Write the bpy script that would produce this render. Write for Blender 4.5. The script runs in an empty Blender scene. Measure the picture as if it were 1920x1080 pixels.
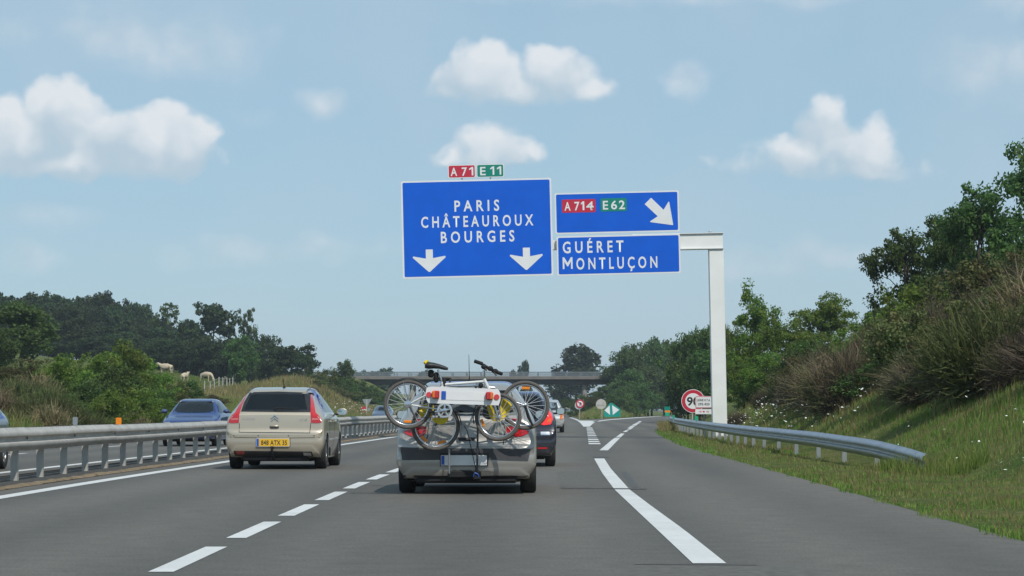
import bpy, bmesh, math, random
import numpy as np
from mathutils import Vector, Matrix, Euler
from mathutils.bvhtree import BVHTree

# ------------------------------------------------------------------ camera
F, HZ, CH = 4630.0, 768.0, 1.08          # focal length and horizon row in photo pixels, eye height in metres
scene = bpy.context.scene
COL = scene.collection
cam_d = bpy.data.cameras.new('camera'); cam = bpy.data.objects.new('camera', cam_d); COL.objects.link(cam)
cam.location = (0, 0, CH); cam.rotation_euler = (math.radians(90), 0, 0)
cam_d.sensor_width = 36; cam_d.lens = 36 * F / 1920; cam_d.shift_y = (HZ - 540) / 1920
cam_d.clip_start = 0.5; cam_d.clip_end = 20000
scene.camera = cam

# ------------------------------------------------------------------ world
SUN_EL, SUN_AZ = 48.0, 153.0             # azimuth clockwise from the view direction
world = bpy.data.worlds.new('World'); scene.world = world; world.use_nodes = True
def build_world():
    nt = world.node_tree; N = nt.nodes; L = nt.links; N.clear()
    out = N.new('ShaderNodeOutputWorld'); bg = N.new('ShaderNodeBackground'); bg.inputs['Strength'].default_value = 0.1
    L.new(bg.outputs[0], out.inputs[0])
    sky = N.new('ShaderNodeTexSky'); sky.sky_type = 'NISHITA'; sky.sun_disc = False
    sky.sun_elevation = math.radians(SUN_EL); sky.sun_rotation = math.radians(SUN_AZ)
    sky.altitude = 100; sky.air_density = 1.0; sky.dust_density = 0.25; sky.ozone_density = 3.0
    tc = N.new('ShaderNodeTexCoord')
    sep = N.new('ShaderNodeSeparateXYZ'); L.new(tc.outputs['Generated'], sep.inputs[0])
    def m(op, a, b=None, c=None):
        n = N.new('ShaderNodeMath'); n.operation = op
        for i, v in enumerate((a, b, c)):
            if v is None: continue
            if isinstance(v, (int, float)): n.inputs[i].default_value = v
            else: L.new(v, n.inputs[i])
        return n.outputs[0]
    def vm(op, a, b=None, c=None, o=0):
        n = N.new('ShaderNodeVectorMath'); n.operation = op
        for i, v in enumerate((a, b, c)):
            if v is None: continue
            if isinstance(v, tuple): n.inputs[i].default_value = v
            else: L.new(v, n.inputs[i])
        return n.outputs[o]
    az = m('ARCTAN2', sep.outputs[0], sep.outputs[1]); el = m('ARCSINE', sep.outputs[2])
    comb = N.new('ShaderNodeCombineXYZ'); L.new(m('MULTIPLY', az, 10.0), comb.inputs[0]); L.new(m('MULTIPLY', el, 10.0), comb.inputs[1])
    P = comb.outputs[0]
    def noise(vec, scale, detail, rough, off=(0, 0, 0)):
        n = N.new('ShaderNodeTexNoise'); n.noise_dimensions = '2D'
        n.inputs['Scale'].default_value = scale; n.inputs['Detail'].default_value = detail; n.inputs['Roughness'].default_value = rough
        L.new(vm('ADD', vec, off), n.inputs['Vector']); return n.outputs[0]
    # warp the lookup so that outlines billow
    warp = N.new('ShaderNodeTexNoise'); warp.noise_dimensions = '2D'; warp.inputs['Scale'].default_value = 4.2; warp.inputs['Detail'].default_value = 3
    L.new(P, warp.inputs['Vector'])
    PW = vm('MULTIPLY_ADD', vm('SUBTRACT', warp.outputs['Color'], (0.5, 0.5, 0.5)), (0.16, 0.12, 0.0), P)
    # cumulus: centre, half width, half height in photo pixels of sky angle, weight
    blobs = [(125,228,100,84,1.4),(35,265,130,80,1.4),(235,268,150,76,1.4),(340,268,90,82,1.35),(185,305,270,44,1.1),(-70,270,100,64,1.0),
             (905,140,105,68,1.1),(1045,145,88,64,1.1),(1000,172,215,34,.85),
             (925,270,95,48,.95),(870,286,115,24,.65),(980,284,62,30,.7),
             (1542,243,66,74,1.15),(1615,282,98,66,1.1),(1500,297,125,48,1.0),(1425,308,95,28,.65),(1575,322,190,28,.7)]
    wisps = [(600,198,52,32,.6),(1278,152,52,34,.5),(1502,470,44,36,.58),(1580,480,70,20,.36),(480,222,46,22,.3),
             (250,70,210,54,.42),(370,115,130,50,.4),(20,78,80,38,.42),(530,470,230,28,.34),(80,420,100,24,.3),(40,490,80,30,.3),(1860,150,150,70,.42),(1300,2,420,22,.4),(1880,20,70,34,.42),(1400,490,100,24,.3),(300,490,160,22,.28)]
    def field(V, bl):
        d = None
        for (px, py, rx, ry, a) in bl:
            ca, ce = (px - 960) / F * 10, (HZ - py) / F * 10
            ia, ie = F / rx / 10, F / ry / 10
            q = vm('MULTIPLY_ADD', V, (ia, ie, 0), (-ca * ia, -ce * ie, 0))
            n = N.new('ShaderNodeVectorMath'); n.operation = 'DOT_PRODUCT'; L.new(q, n.inputs[0]); L.new(q, n.inputs[1])
            v = m('MULTIPLY_ADD', n.outputs['Value'], -a, a)
            d = v if d is None else m('SMOOTH_MAX', d, v, 0.35)
        return d
    d1 = field(PW, blobs); d2 = field(vm('ADD', PW, (0.02, 0.055, 0)), blobs)
    dw = field(PW, wisps)
    # scattered cloud for the rest of the sky
    scat = m('MULTIPLY_ADD', noise(P, 0.42, 3, .55, (3.1, 7.7, 0)), 3.2, -1.95)
    outside = m('MAXIMUM', m('MULTIPLY_ADD', m('ABSOLUTE', az), 8.0, -2.0), m('MULTIPLY_ADD', el, 9.0, -1.75))
    scat = m('ADD', scat, m('MINIMUM', m('SUBTRACT', outside, 0.6), 0.0))
    d = m('MAXIMUM', d1, scat)
    n1 = noise(P, 3.0, 5, .6)
    vo = N.new('ShaderNodeTexVoronoi'); vo.voronoi_dimensions = '2D'; vo.feature = 'SMOOTH_F1'; vo.inputs['Scale'].default_value = 7.0; vo.inputs['Smoothness'].default_value = .5
    L.new(vm('MULTIPLY_ADD', warp.outputs['Color'], (.25, .25, 0), P), vo.inputs['Vector'])
    puff = m('MULTIPLY_ADD', vo.outputs['Distance'], -0.75, 0.28)
    dens = m('ADD', m('MAXIMUM', d, -1.0), m('ADD', m('MULTIPLY_ADD', n1, 1.25, -0.64), puff))
    mr = N.new('ShaderNodeMapRange'); mr.interpolation_type = 'SMOOTHSTEP'
    mr.inputs['From Min'].default_value = 0.05; mr.inputs['From Max'].default_value = 0.80; mr.inputs['To Max'].default_value = 0.88
    L.new(dens, mr.inputs['Value'])
    mr2 = N.new('ShaderNodeMapRange'); mr2.interpolation_type = 'SMOOTHSTEP'
    mr2.inputs['From Min'].default_value = -0.25; mr2.inputs['From Max'].default_value = 1.15; mr2.inputs['To Max'].default_value = 0.75
    L.new(m('ADD', m('MAXIMUM', dw, -1.0), m('MULTIPLY_ADD', n1, 1.3, -0.66)), mr2.inputs['Value'])
    cover = m('MAXIMUM', mr.outputs[0], mr2.outputs[0])
    lit = m('ADD', m('MULTIPLY_ADD', m('SUBTRACT', m('MAXIMUM', d1, -1.0), m('MAXIMUM', d2, -1.0)), 1.25, 0.36), m('MULTIPLY_ADD', n1, 0.9, -0.40))
    lit = m('ADD', lit, puff)
    cr = N.new('ShaderNodeMix'); cr.data_type = 'RGBA'; cr.clamp_factor = True
    cr.inputs[6].default_value = (5.0, 6.15, 7.05, 1); cr.inputs[7].default_value = (8.1, 8.4, 8.7, 1)
    L.new(lit, cr.inputs[0])
    # thin high veil
    veil = m('MULTIPLY_ADD', noise(P, 0.9, 5, .5, (9, 2, 0)), 0.9, -0.33)
    veil = m('MINIMUM', m('MAXIMUM', veil, 0.0), 0.25)
    mv = N.new('ShaderNodeMix'); mv.data_type = 'RGBA'
    base = N.new('ShaderNodeMix'); base.data_type = 'RGBA'; base.inputs[0].default_value = 0.72     # humid summer air evens the sky out
    L.new(sky.outputs[0], base.inputs[6]); base.inputs[7].default_value = (3.6, 5.5, 6.95, 1)
    L.new(veil, mv.inputs[0]); L.new(base.outputs[2], mv.inputs[6]); mv.inputs[7].default_value = (5.2, 6.2, 7.0, 1)
    mx = N.new('ShaderNodeMix'); mx.data_type = 'RGBA'
    L.new(cover, mx.inputs[0]); L.new(mv.outputs[2], mx.inputs[6]); L.new(cr.outputs[2], mx.inputs[7])
    L.new(mx.outputs[2], bg.inputs['Color'])
build_world()
world.cycles.sampling_method = 'MANUAL'; world.cycles.sample_map_resolution = 256

sun_d = bpy.data.lights.new('sun', 'SUN'); sun_d.energy = 3.2; sun_d.angle = math.radians(0.55); sun_d.color = (1.0, 0.95, 0.87)
sun = bpy.data.objects.new('sun', sun_d); COL.objects.link(sun)
_a, _e = math.radians(SUN_AZ), math.radians(SUN_EL)
sdir = Vector((math.cos(_e) * math.sin(_a), math.cos(_e) * math.cos(_a), math.sin(_e)))
sun.rotation_euler = sdir.to_track_quat('Z', 'Y').to_euler(); sun.location = (0, 0, 60)

scene.view_settings.view_transform = 'Standard'; scene.view_settings.look = 'None'
scene.view_settings.exposure = 0.0; scene.view_settings.gamma = 1.0
scene.view_settings.use_curve_mapping = False
scene.render.engine = 'CYCLES'
scene.cycles.use_denoising = True
scene.cycles.max_bounces = 5; scene.cycles.diffuse_bounces = 2; scene.cycles.glossy_bounces = 3; scene.cycles.transparent_max_bounces = 10
scene.cycles.volume_bounces = 0
scene.cycles.caustics_reflective = False; scene.cycles.caustics_refractive = False

# ------------------------------------------------------------------ helpers
rnd = random.Random(7)
R = math.radians
def G(px, py):                       # photo pixel on the flat road -> ground point
    Y = F * CH / (py - HZ); return Vector(((px - 960) * Y / F, Y, 0))
def W(px, py, Y): return Vector(((px - 960) * Y / F, Y, CH + (HZ - py) * Y / F))

def pchip(xs, ys):
    xs = np.array(xs, float); ys = np.array(ys, float); h = np.diff(xs); dl = np.diff(ys) / h
    m = np.zeros_like(xs); m[0] = dl[0]; m[-1] = dl[-1]
    for i in range(1, len(xs) - 1):
        if dl[i - 1] * dl[i] > 0:
            w1, w2 = 2 * h[i] + h[i - 1], h[i] + 2 * h[i - 1]
            m[i] = (w1 + w2) / (w1 / dl[i - 1] + w2 / dl[i])
    def f(x):
        x = np.asarray(x, float); i = np.clip(np.searchsorted(xs, x) - 1, 0, len(xs) - 2)
        t = (x - xs[i]) / h[i]; tc = np.clip(t, 0, 1)
        v = (ys[i] * (1 + 2 * tc) * (1 - tc) ** 2 + m[i] * h[i] * tc * (1 - tc) ** 2 + ys[i + 1] * tc ** 2 * (3 - 2 * tc) + m[i + 1] * h[i] * tc ** 2 * (tc - 1))
        v = np.where(x < xs[0], ys[0] + m[0] * (x - xs[0]), v); v = np.where(x > xs[-1], ys[-1] + m[-1] * (x - xs[-1]), v)
        return v
    return f
def ss(a, b, x):
    t = np.clip((np.asarray(x, float) - a) / (b - a), 0, 1); return t * t * (3 - 2 * t)

def setp(o, label=None, cat=None, group=None, kind=None):
    if label: o['label'] = label
    if cat: o['category'] = cat
    if group: o['group'] = group
    if kind: o['kind'] = kind
    return o
def empty(name, loc=(0, 0, 0), rz=0.0, label=None, cat=None, group=None, rot=None):
    o = bpy.data.objects.new(name, None); COL.objects.link(o); o.location = loc
    o.rotation_euler = rot if rot else (0, 0, rz); o.empty_display_size = 0.2
    return setp(o, label, cat, group)
def link(name, me, mat=None, parent=None, smooth=False, sharp=None):
    o = bpy.data.objects.new(name, me); COL.objects.link(o)
    if mat is not None and len(me.materials) == 0: me.materials.append(mat)
    if parent is not None: o.parent = parent
    if smooth:
        me.shade_smooth()
        if sharp: me.set_sharp_from_angle(angle=R(sharp))
    return o
def npmesh(name, V, Fc):
    V = np.ascontiguousarray(V, dtype=np.float32); Fc = np.ascontiguousarray(Fc, dtype=np.int32)
    me = bpy.data.meshes.new(name); nf, k = Fc.shape
    me.vertices.add(len(V)); me.vertices.foreach_set('co', V.ravel())
    me.loops.add(nf * k); me.loops.foreach_set('vertex_index', Fc.ravel())
    me.polygons.add(nf); me.polygons.foreach_set('loop_start', np.arange(0, nf * k, k, dtype=np.int32))
    me.update(calc_edges=True); return me
def kids_copy(src, name=None):
    c = src.copy(); COL.objects.link(c); return c

class MB:
    def __init__(s): s.v = []; s.f = []
    def add(s, vs, fs):
        b = len(s.v); s.v += [tuple(v) for v in vs]; s.f += [tuple(i + b for i in f) for f in fs]; return s
    def box(s, c, d, M=None, bev=0.0):
        x, y, z = d[0] / 2, d[1] / 2, d[2] / 2
        if bev > 0:
            e = bev; vs = []
            for sx in (-1, 1):
                for sy in (-1, 1):
                    for sz in (-1, 1):
                        vs += [(sx * (x - e), sy * (y - e), sz * z), (sx * (x - e), sy * y, sz * (z - e)), (sx * x, sy * (y - e), sz * (z - e))]
            bm = bmesh.new()
            for v in vs: bm.verts.new(v)
            bmesh.ops.convex_hull(bm, input=bm.verts); bm.verts.index_update()
            vs = [v.co.copy() for v in bm.verts]; fs = [[v.index for v in f.verts] for f in bm.faces]; bm.free()
        else:
            vs = [Vector((a, b, e)) for a in (-x, x) for b in (-y, y) for e in (-z, z)]
            fs = [(0, 1, 3, 2), (4, 6, 7, 5), (0, 4, 5, 1), (2, 3, 7, 6), (0, 2, 6, 4), (1, 5, 7, 3)]
        c = Vector(c)
        vs = [((M @ Vector(v)) if M is not None else Vector(v)) + c for v in vs]
        return s.add(vs, fs)
    def tube(s, pts, rad, n=8, closed=False, caps=True, up=None):
        pts = [Vector(p) for p in pts]; m = len(pts)
        if not hasattr(rad, '__len__'): rad = [rad] * m
        vs = []; prev = None
        for i, p in enumerate(pts):
            if closed: t = pts[(i + 1) % m] - pts[i - 1]
            else: t = pts[min(i + 1, m - 1)] - pts[max(i - 1, 0)]
            t.normalize()
            if prev is None:
                a = Vector(up) if up else (Vector((0, 0, 1)) if abs(t.z) < .9 else Vector((1, 0, 0)))
                a = (a - t * a.dot(t)).normalized()
            else: a = (prev - t * prev.dot(t)).normalized()
            prev = a; b = t.cross(a)
            r = rad[i]; ra, rb = (r if hasattr(r, '__len__') else (r, r))
            for k in range(n):
                q = 2 * math.pi * k / n; vs.append(p + a * (math.cos(q) * ra) + b * (math.sin(q) * rb))
        fs = []
        for i in range(m if closed else m - 1):
            j = (i + 1) % m
            for k in range(n):
                l = (k + 1) % n; fs.append((i * n + k, i * n + l, j * n + l, j * n + k))
        if not closed and caps:
            fs.append(tuple(range(n))[::-1]); fs.append(tuple((m - 1) * n + k for k in range(n)))
        return s.add(vs, fs)
    def lathe(s, prof, n=32, axis='y', c=(0, 0, 0)):          # prof: (radius, along axis)
        vs = []; m = len(prof); c = Vector(c)
        for i in range(n):
            q = 2 * math.pi * i / n
            for (r, h) in prof:
                a, b = r * math.cos(q), r * math.sin(q)
                vs.append(c + Vector({'y': (a, h, b), 'x': (h, a, b), 'z': (a, b, h)}[axis]))
        fs = []
        for i in range(n):
            j = (i + 1) % n
            for k in range(m - 1): fs.append((i * m + k, j * m + k, j * m + k + 1, i * m + k + 1))
        return s.add(vs, fs)
    def prism(s, poly, y0, y1):                                # poly in (x, z), extruded along y
        n = len(poly)
        vs = [(p[0], y0, p[1]) for p in poly] + [(p[0], y1, p[1]) for p in poly]
        fs = [tuple(range(n)), tuple(range(2 * n - 1, n - 1, -1))] + [(i, i + n, (i + 1) % n + n, (i + 1) % n) for i in range(n)]
        return s.add(vs, fs)
    def disc(s, c, r, y0, y1, n=32): return s.prism([(c[0] + r * math.cos(2 * math.pi * i / n), c[1] + r * math.sin(2 * math.pi * i / n)) for i in range(n)], y0, y1)
    def mesh(s, name):
        me = bpy.data.meshes.new(name); me.from_pydata([tuple(v) for v in s.v], [], s.f); me.update()
        bm = bmesh.new(); bm.from_mesh(me); bmesh.ops.recalc_face_normals(bm, faces=bm.faces); bm.to_mesh(me); bm.free()
        return me
    def build(s, name, mat, parent=None, smooth=False, sharp=40):
        return link(name, s.mesh(name), mat, parent, smooth, sharp)

# ------------------------------------------------------------------ materials
def newmat(name):
    m = bpy.data.materials.new(name); m.use_nodes = True; return m, m.node_tree.nodes, m.node_tree.links, m.node_tree.nodes['Principled BSDF']
def ramp2(N, L, fac, c0, c1, p0=0.0, p1=1.0):
    r = N.new('ShaderNodeValToRGB'); e = r.color_ramp.elements
    e[0].position = p0; e[1].position = p1; e[0].color = (*c0, 1); e[1].color = (*c1, 1); L.new(fac, r.inputs[0]); return r.outputs[0]
def nz(N, L, scale, detail=4, rough=.55, coord='Object', dist=0.0, stretch=None):
    tc = N.new('ShaderNodeTexCoord'); n = N.new('ShaderNodeTexNoise'); n.inputs['Scale'].default_value = scale
    n.inputs['Detail'].default_value = detail; n.inputs['Roughness'].default_value = rough; n.inputs['Distortion'].default_value = dist
    v = tc.outputs[coord]
    if stretch:
        mp = N.new('ShaderNodeMapping'); mp.inputs['Scale'].default_value = stretch; L.new(v, mp.inputs[0]); v = mp.outputs[0]
    L.new(v, n.inputs['Vector']); return n.outputs[0]
def mixc(N, L, fac, a, b, mode='MIX'):
    x = N.new('ShaderNodeMix'); x.data_type = 'RGBA'; x.blend_type = mode
    for i, v in ((0, fac), (6, a), (7, b)):
        if isinstance(v, (int, float)): x.inputs[i].default_value = v
        elif isinstance(v, tuple): x.inputs[i].default_value = (*v, 1) if len(v) == 3 else v
        else: L.new(v, x.inputs[i])
    return x.outputs[2]
def plain(name, col, rough=.6, metal=0.0, var=.12, scale=6.0, coat=0.0, bump=0.0, spec=.5, emit=None):
    m, N, L, B = newmat(name)
    n = nz(N, L, scale, 5)
    lo = tuple(c * (1 - var) for c in col); hi = tuple(min(1, c * (1 + var)) for c in col)
    L.new(ramp2(N, L, n, lo, hi, .3, .7), B.inputs['Base Color'])
    B.inputs['Roughness'].default_value = rough; B.inputs['Metallic'].default_value = metal
    B.inputs['Coat Weight'].default_value = coat; B.inputs['Coat Roughness'].default_value = .04; B.inputs['Specular IOR Level'].default_value = spec
    if bump:
        b = N.new('ShaderNodeBump'); b.inputs['Strength'].default_value = bump; b.inputs['Distance'].default_value = .02
        L.new(nz(N, L, scale * 8, 4), b.inputs['Height']); L.new(b.outputs[0], B.inputs['Normal'])
    if emit:
        B.inputs['Emission Color'].default_value = (*emit[0], 1); B.inputs['Emission Strength'].default_value = emit[1]
    return m
def paint(name, col, metal=.55, rough=.38, dirt=(.22, .2, .17), dirtamt=.35):
    m, N, L, B = newmat(name)
    tc = N.new('ShaderNodeTexCoord'); sp = N.new('ShaderNodeSeparateXYZ'); L.new(tc.outputs['Object'], sp.inputs[0])
    mr = N.new('ShaderNodeMapRange'); mr.inputs['From Min'].default_value = .75; mr.inputs['From Max'].default_value = .15; mr.inputs['To Max'].default_value = dirtamt
    L.new(sp.outputs[2], mr.inputs[0])
    mu = N.new('ShaderNodeMath'); mu.operation = 'MULTIPLY'; L.new(mr.outputs[0], mu.inputs[0]); L.new(nz(N, L, 5, 6), mu.inputs[1])
    fl = ramp2(N, L, nz(N, L, 400, 2), tuple(c * .9 for c in col), tuple(min(1, c * 1.1) for c in col), .35, .65)
    L.new(mixc(N, L, mu.outputs[0], fl, dirt), B.inputs['Base Color'])
    B.inputs['Metallic'].default_value = metal; B.inputs['Roughness'].default_value = rough
    B.inputs['Coat Weight'].default_value = .9; B.inputs['Coat Roughness'].default_value = .05
    return m
def glass(name, tint=(.5, .56, .56), gl=.9):
    m = bpy.data.materials.new(name); m.use_nodes = True; N = m.node_tree.nodes; L = m.node_tree.links; N.clear()
    o = N.new('ShaderNodeOutputMaterial'); mx = N.new('ShaderNodeMixShader'); t = N.new('ShaderNodeBsdfTransparent'); g = N.new('ShaderNodeBsdfGlossy')
    t.inputs[0].default_value = (*tint, 1); g.inputs['Roughness'].default_value = .02; g.inputs[0].default_value = (gl, gl, gl, 1)
    fr = N.new('ShaderNodeFresnel'); fr.inputs[0].default_value = 1.5
    n = nz(N, L, 3, 4); ad = N.new('ShaderNodeMath'); ad.operation = 'MULTIPLY_ADD'; ad.inputs[1].default_value = .03; L.new(n, ad.inputs[0]); L.new(fr.outputs[0], ad.inputs[2])
    L.new(ad.outputs[0], mx.inputs[0]); L.new(t.outputs[0], mx.inputs[1]); L.new(g.outputs[0], mx.inputs[2]); L.new(mx.outputs[0], o.inputs[0])
    return m
def leafmat(name, c0, c1, c2=None, trans=.35, hue=.15):
    m = bpy.data.materials.new(name); m.use_nodes = True; N = m.node_tree.nodes; L = m.node_tree.links; N.clear()
    o = N.new('ShaderNodeOutputMaterial'); geo = N.new('ShaderNodeNewGeometry'); oi = N.new('ShaderNodeObjectInfo')
    col = ramp2(N, L, geo.outputs['Random Per Island'], c0, c1, .1, .9)
    if c2:
        n = nz(N, L, .9, 3); f = ramp2(N, L, n, (0, 0, 0), (1, 1, 1), .5, .68); col = mixc(N, L, f, col, c2)
    hs = N.new('ShaderNodeHueSaturation')
    a = N.new('ShaderNodeMath'); a.operation = 'MULTIPLY_ADD'; a.inputs[1].default_value = .05; a.inputs[2].default_value = .475; L.new(oi.outputs['Random'], a.inputs[0]); L.new(a.outputs[0], hs.inputs['Hue'])
    b = N.new('ShaderNodeMath'); b.operation = 'MULTIPLY_ADD'; b.inputs[1].default_value = .5; b.inputs[2].default_value = .75; L.new(oi.outputs['Random'], b.inputs[0]); L.new(b.outputs[0], hs.inputs['Value'])
    L.new(col, hs.inputs['Color'])
    df = N.new('ShaderNodeBsdfPrincipled'); df.inputs['Roughness'].default_value = .62; df.inputs['Specular IOR Level'].default_value = .28
    tr = N.new('ShaderNodeBsdfTranslucent'); mx = N.new('ShaderNodeMixShader'); mx.inputs[0].default_value = trans
    L.new(hs.outputs[0], df.inputs['Base Color']); L.new(hs.outputs[0], tr.inputs[0])
    L.new(df.outputs[0], mx.inputs[1]); L.new(tr.outputs[0], mx.inputs[2]); L.new(mx.outputs[0], o.inputs[0])
    return m

M = {}
M['white_sheet'] = plain('white_sheet', (.76, .77, .78), .45, var=.04, scale=2)
M['gantry_white'] = plain('gantry_white', (.80, .81, .79), .5, var=.06, scale=1.3)
M['sign_blue'] = plain('sign_blue', (.005, .11, .62), .5, var=.06, scale=1.5, spec=.2)
M['sign_red'] = plain('sign_red', (.52, .02, .05), .4, var=.05)
M['sign_green'] = plain('sign_green', (.0, .22, .16), .4, var=.05)
M['galv'] = plain('galvanised_steel', (.42, .44, .46), .42, .75, var=.15, scale=3)
def m_dull():
    m, N, L, B = newmat('dull_galvanised_steel')
    c = ramp2(N, L, nz(N, L, 2.5, 5), (.40, .385, .35), (.54, .52, .48), .3, .7)
    st = ramp2(N, L, nz(N, L, 3.0, 6, .7, stretch=(3, 3, .5)), (0, 0, 0), (.75, .75, .75), .52, .78)
    L.new(mixc(N, L, st, c, (.24, .19, .13)), B.inputs['Base Color']); B.inputs['Roughness'].default_value = .6; B.inputs['Metallic'].default_value = .1
    return m
M['galv_dull'] = m_dull()
M['black'] = plain('black_plastic', (.016, .016, .018), .5, var=.2)
M['blackmatt'] = plain('black_matt', (.01, .01, .011), .8, var=.2)
M['trim'] = plain('grey_trim', (.06, .06, .065), .5, var=.15)
M['tyre'] = plain('tyre_rubber', (.022, .022, .022), .85, var=.25, scale=20)
M['rim'] = plain('alloy_rim', (.42, .43, .44), .35, .9, var=.1)
M['steel'] = plain('bright_steel', (.62, .63, .65), .22, .95, var=.08)
M['chrome'] = plain('chrome', (.75, .75, .77), .1, 1.0, var=.03)
M['red_lens'] = plain('red_lens', (.5, .012, .016), .16, var=.1, coat=1)
M['amber_lens'] = plain('amber_lens', (.75, .16, .01), .2, var=.1, coat=1)
M['clear_lens'] = plain('clear_lens', (.6, .6, .6), .15, .3, var=.1, coat=1)
M['plate_white'] = plain('plate_white', (.78, .78, .78), .4, var=.05)
M['plate_yellow'] = plain('plate_yellow', (.78, .46, .03), .4, var=.05)
M['plate_blue'] = plain('plate_blue', (.02, .10, .48), .4, var=.05)
M['orange'] = plain('orange_reflector', (.85, .25, .01), .45, var=.06)
M['yellow'] = plain('yellow_sheet', (.78, .58, .015), .5, var=.12, scale=10)
M['green_marker'] = plain('green_marker', (.01, .38, .22), .45, var=.06)
M['glass'] = glass('tinted_glass', (.80, .84, .84))
M['glass_clear'] = glass('clear_glass', (.84, .88, .88))
M['cabin'] = plain('cabin_dark', (.03, .03, .032), .8, var=.2)
M['concrete'] = plain('concrete', (.30, .29, .27), .85, var=.2, scale=.6, bump=.2)
M['wood_post'] = plain('weathered_post', (.42, .40, .37), .85, var=.2)
M['bark'] = plain('bark', (.07, .055, .042), .9, var=.35, scale=5, bump=.5)
M['cow'] = plain('cream_hide', (.52, .43, .31), .8, var=.12, scale=2)
M['skin'] = plain('skin', (.5, .28, .2), .6, var=.08)
M['cloth'] = plain('dark_cloth', (.03, .035, .05), .85, var=.2)
M['mirror'] = plain('mirror_glass', (.55, .6, .62), .03, 1.0, var=.02)

def m_asphalt():
    m, N, L, B = newmat('asphalt')
    big = ramp2(N, L, nz(N, L, .12, 5, stretch=(1, .25, 1)), (.106, .097, .083), (.154, .143, .124), .3, .7)
    fine = ramp2(N, L, nz(N, L, 38, 4, .75), (.5, .5, .5), (1.5, 1.5, 1.5), .3, .7)
    col = mixc(N, L, 1.0, big, fine, 'MULTIPLY')
    mot = ramp2(N, L, nz(N, L, 3.2, 6, .7), (.84, .84, .84), (1.16, 1.16, 1.16), .32, .68)
    col = mixc(N, L, 1.0, col, mot, 'MULTIPLY')
    # wheel tracks, polished slightly darker, follow the lane (UV.x = metres across the road)
    uv = N.new('ShaderNodeUVMap'); uv.uv_map = 'UVMap'; sp = N.new('ShaderNodeSeparateXYZ'); L.new(uv.outputs[0], sp.inputs[0])
    w = N.new('ShaderNodeMath'); w.operation = 'MULTIPLY'; w.inputs[1].default_value = 2 * math.pi / 1.88; L.new(sp.outputs[0], w.inputs[0])
    c = N.new('ShaderNodeMath'); c.operation = 'COSINE'; L.new(w.outputs[0], c.inputs[0])
    f = N.new('ShaderNodeMath'); f.operation = 'MULTIPLY_ADD'; f.inputs[1].default_value = .34; f.inputs[2].default_value = .30; L.new(c.outputs[0], f.inputs[0])
    f2 = N.new('ShaderNodeMath'); f2.operation = 'MULTIPLY'; L.new(f.outputs[0], f2.inputs[0]); L.new(nz(N, L, .35, 3, stretch=(1, .15, 1)), f2.inputs[1])
    col = mixc(N, L, f2.outputs[0], col, (.05, .05, .05))
    st = ramp2(N, L, nz(N, L, .5, 6, .65, dist=.6), (0, 0, 0), (1, 1, 1), .64, .8)
    sf = N.new('ShaderNodeMath'); sf.operation = 'MULTIPLY'; sf.inputs[1].default_value = .35; L.new(st, sf.inputs[0])
    col = mixc(N, L, sf.outputs[0], col, (.055, .054, .052))
    L.new(col, B.inputs['Base Color']); B.inputs['Roughness'].default_value = .82; B.inputs['Specular IOR Level'].default_value = .35
    b = N.new('ShaderNodeBump'); b.inputs['Strength'].default_value = .35; b.inputs['Distance'].default_value = .006
    L.new(nz(N, L, 90, 3, .7), b.inputs['Height']); L.new(b.outputs[0], B.inputs['Normal'])
    return m
def m_roadpaint():
    m, N, L, B = newmat('road_paint')
    n = nz(N, L, 14, 6, .7); wear = ramp2(N, L, n, (.66, .66, .64), (.44, .44, .42), .52, .80)
    n2 = ramp2(N, L, nz(N, L, 1.1, 3), (.9, .9, .9), (1.05, 1.05, 1.05), .3, .7)
    L.new(mixc(N, L, 1.0, wear, n2, 'MULTIPLY'), B.inputs['Base Color']); B.inputs['Roughness'].default_value = .7
    return m
def m_ground():
    m, N, L, B = newmat('grassland')
    a = ramp2(N, L, nz(N, L, .35, 6, .6), (.06, .105, .02), (.17, .165, .06), .35, .68)
    b = ramp2(N, L, nz(N, L, 5, 5, .7), (.6, .6, .6), (1.35, 1.35, 1.35), .3, .7)
    L.new(mixc(N, L, 1.0, a, b, 'MULTIPLY'), B.inputs['Base Color']); B.inputs['Roughness'].default_value = .95; B.inputs['Specular IOR Level'].default_value = .1
    bp = N.new('ShaderNodeBump'); bp.inputs['Strength'].default_value = .8; bp.inputs['Distance'].default_value = .12
    L.new(nz(N, L, 7, 6, .7), bp.inputs['Height']); L.new(bp.outputs[0], B.inputs['Normal'])
    return m
M['asphalt'] = m_asphalt(); M['roadpaint'] = m_roadpaint(); M['ground'] = m_ground()
M['seal'] = plain('crack_sealant', (.078, .074, .068), .7, var=.25)
M['patch'] = plain('patched_asphalt', (.112, .105, .093), .85, var=.3, scale=12, bump=.3)
M['gravel'] = plain('dark_median_gravel', (.065, .06, .052), .95, var=.5, scale=14, bump=.6)
M['sand'] = plain('sandy_edge', (.20, .145, .085), .95, var=.4, scale=6, bump=.4)

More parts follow.
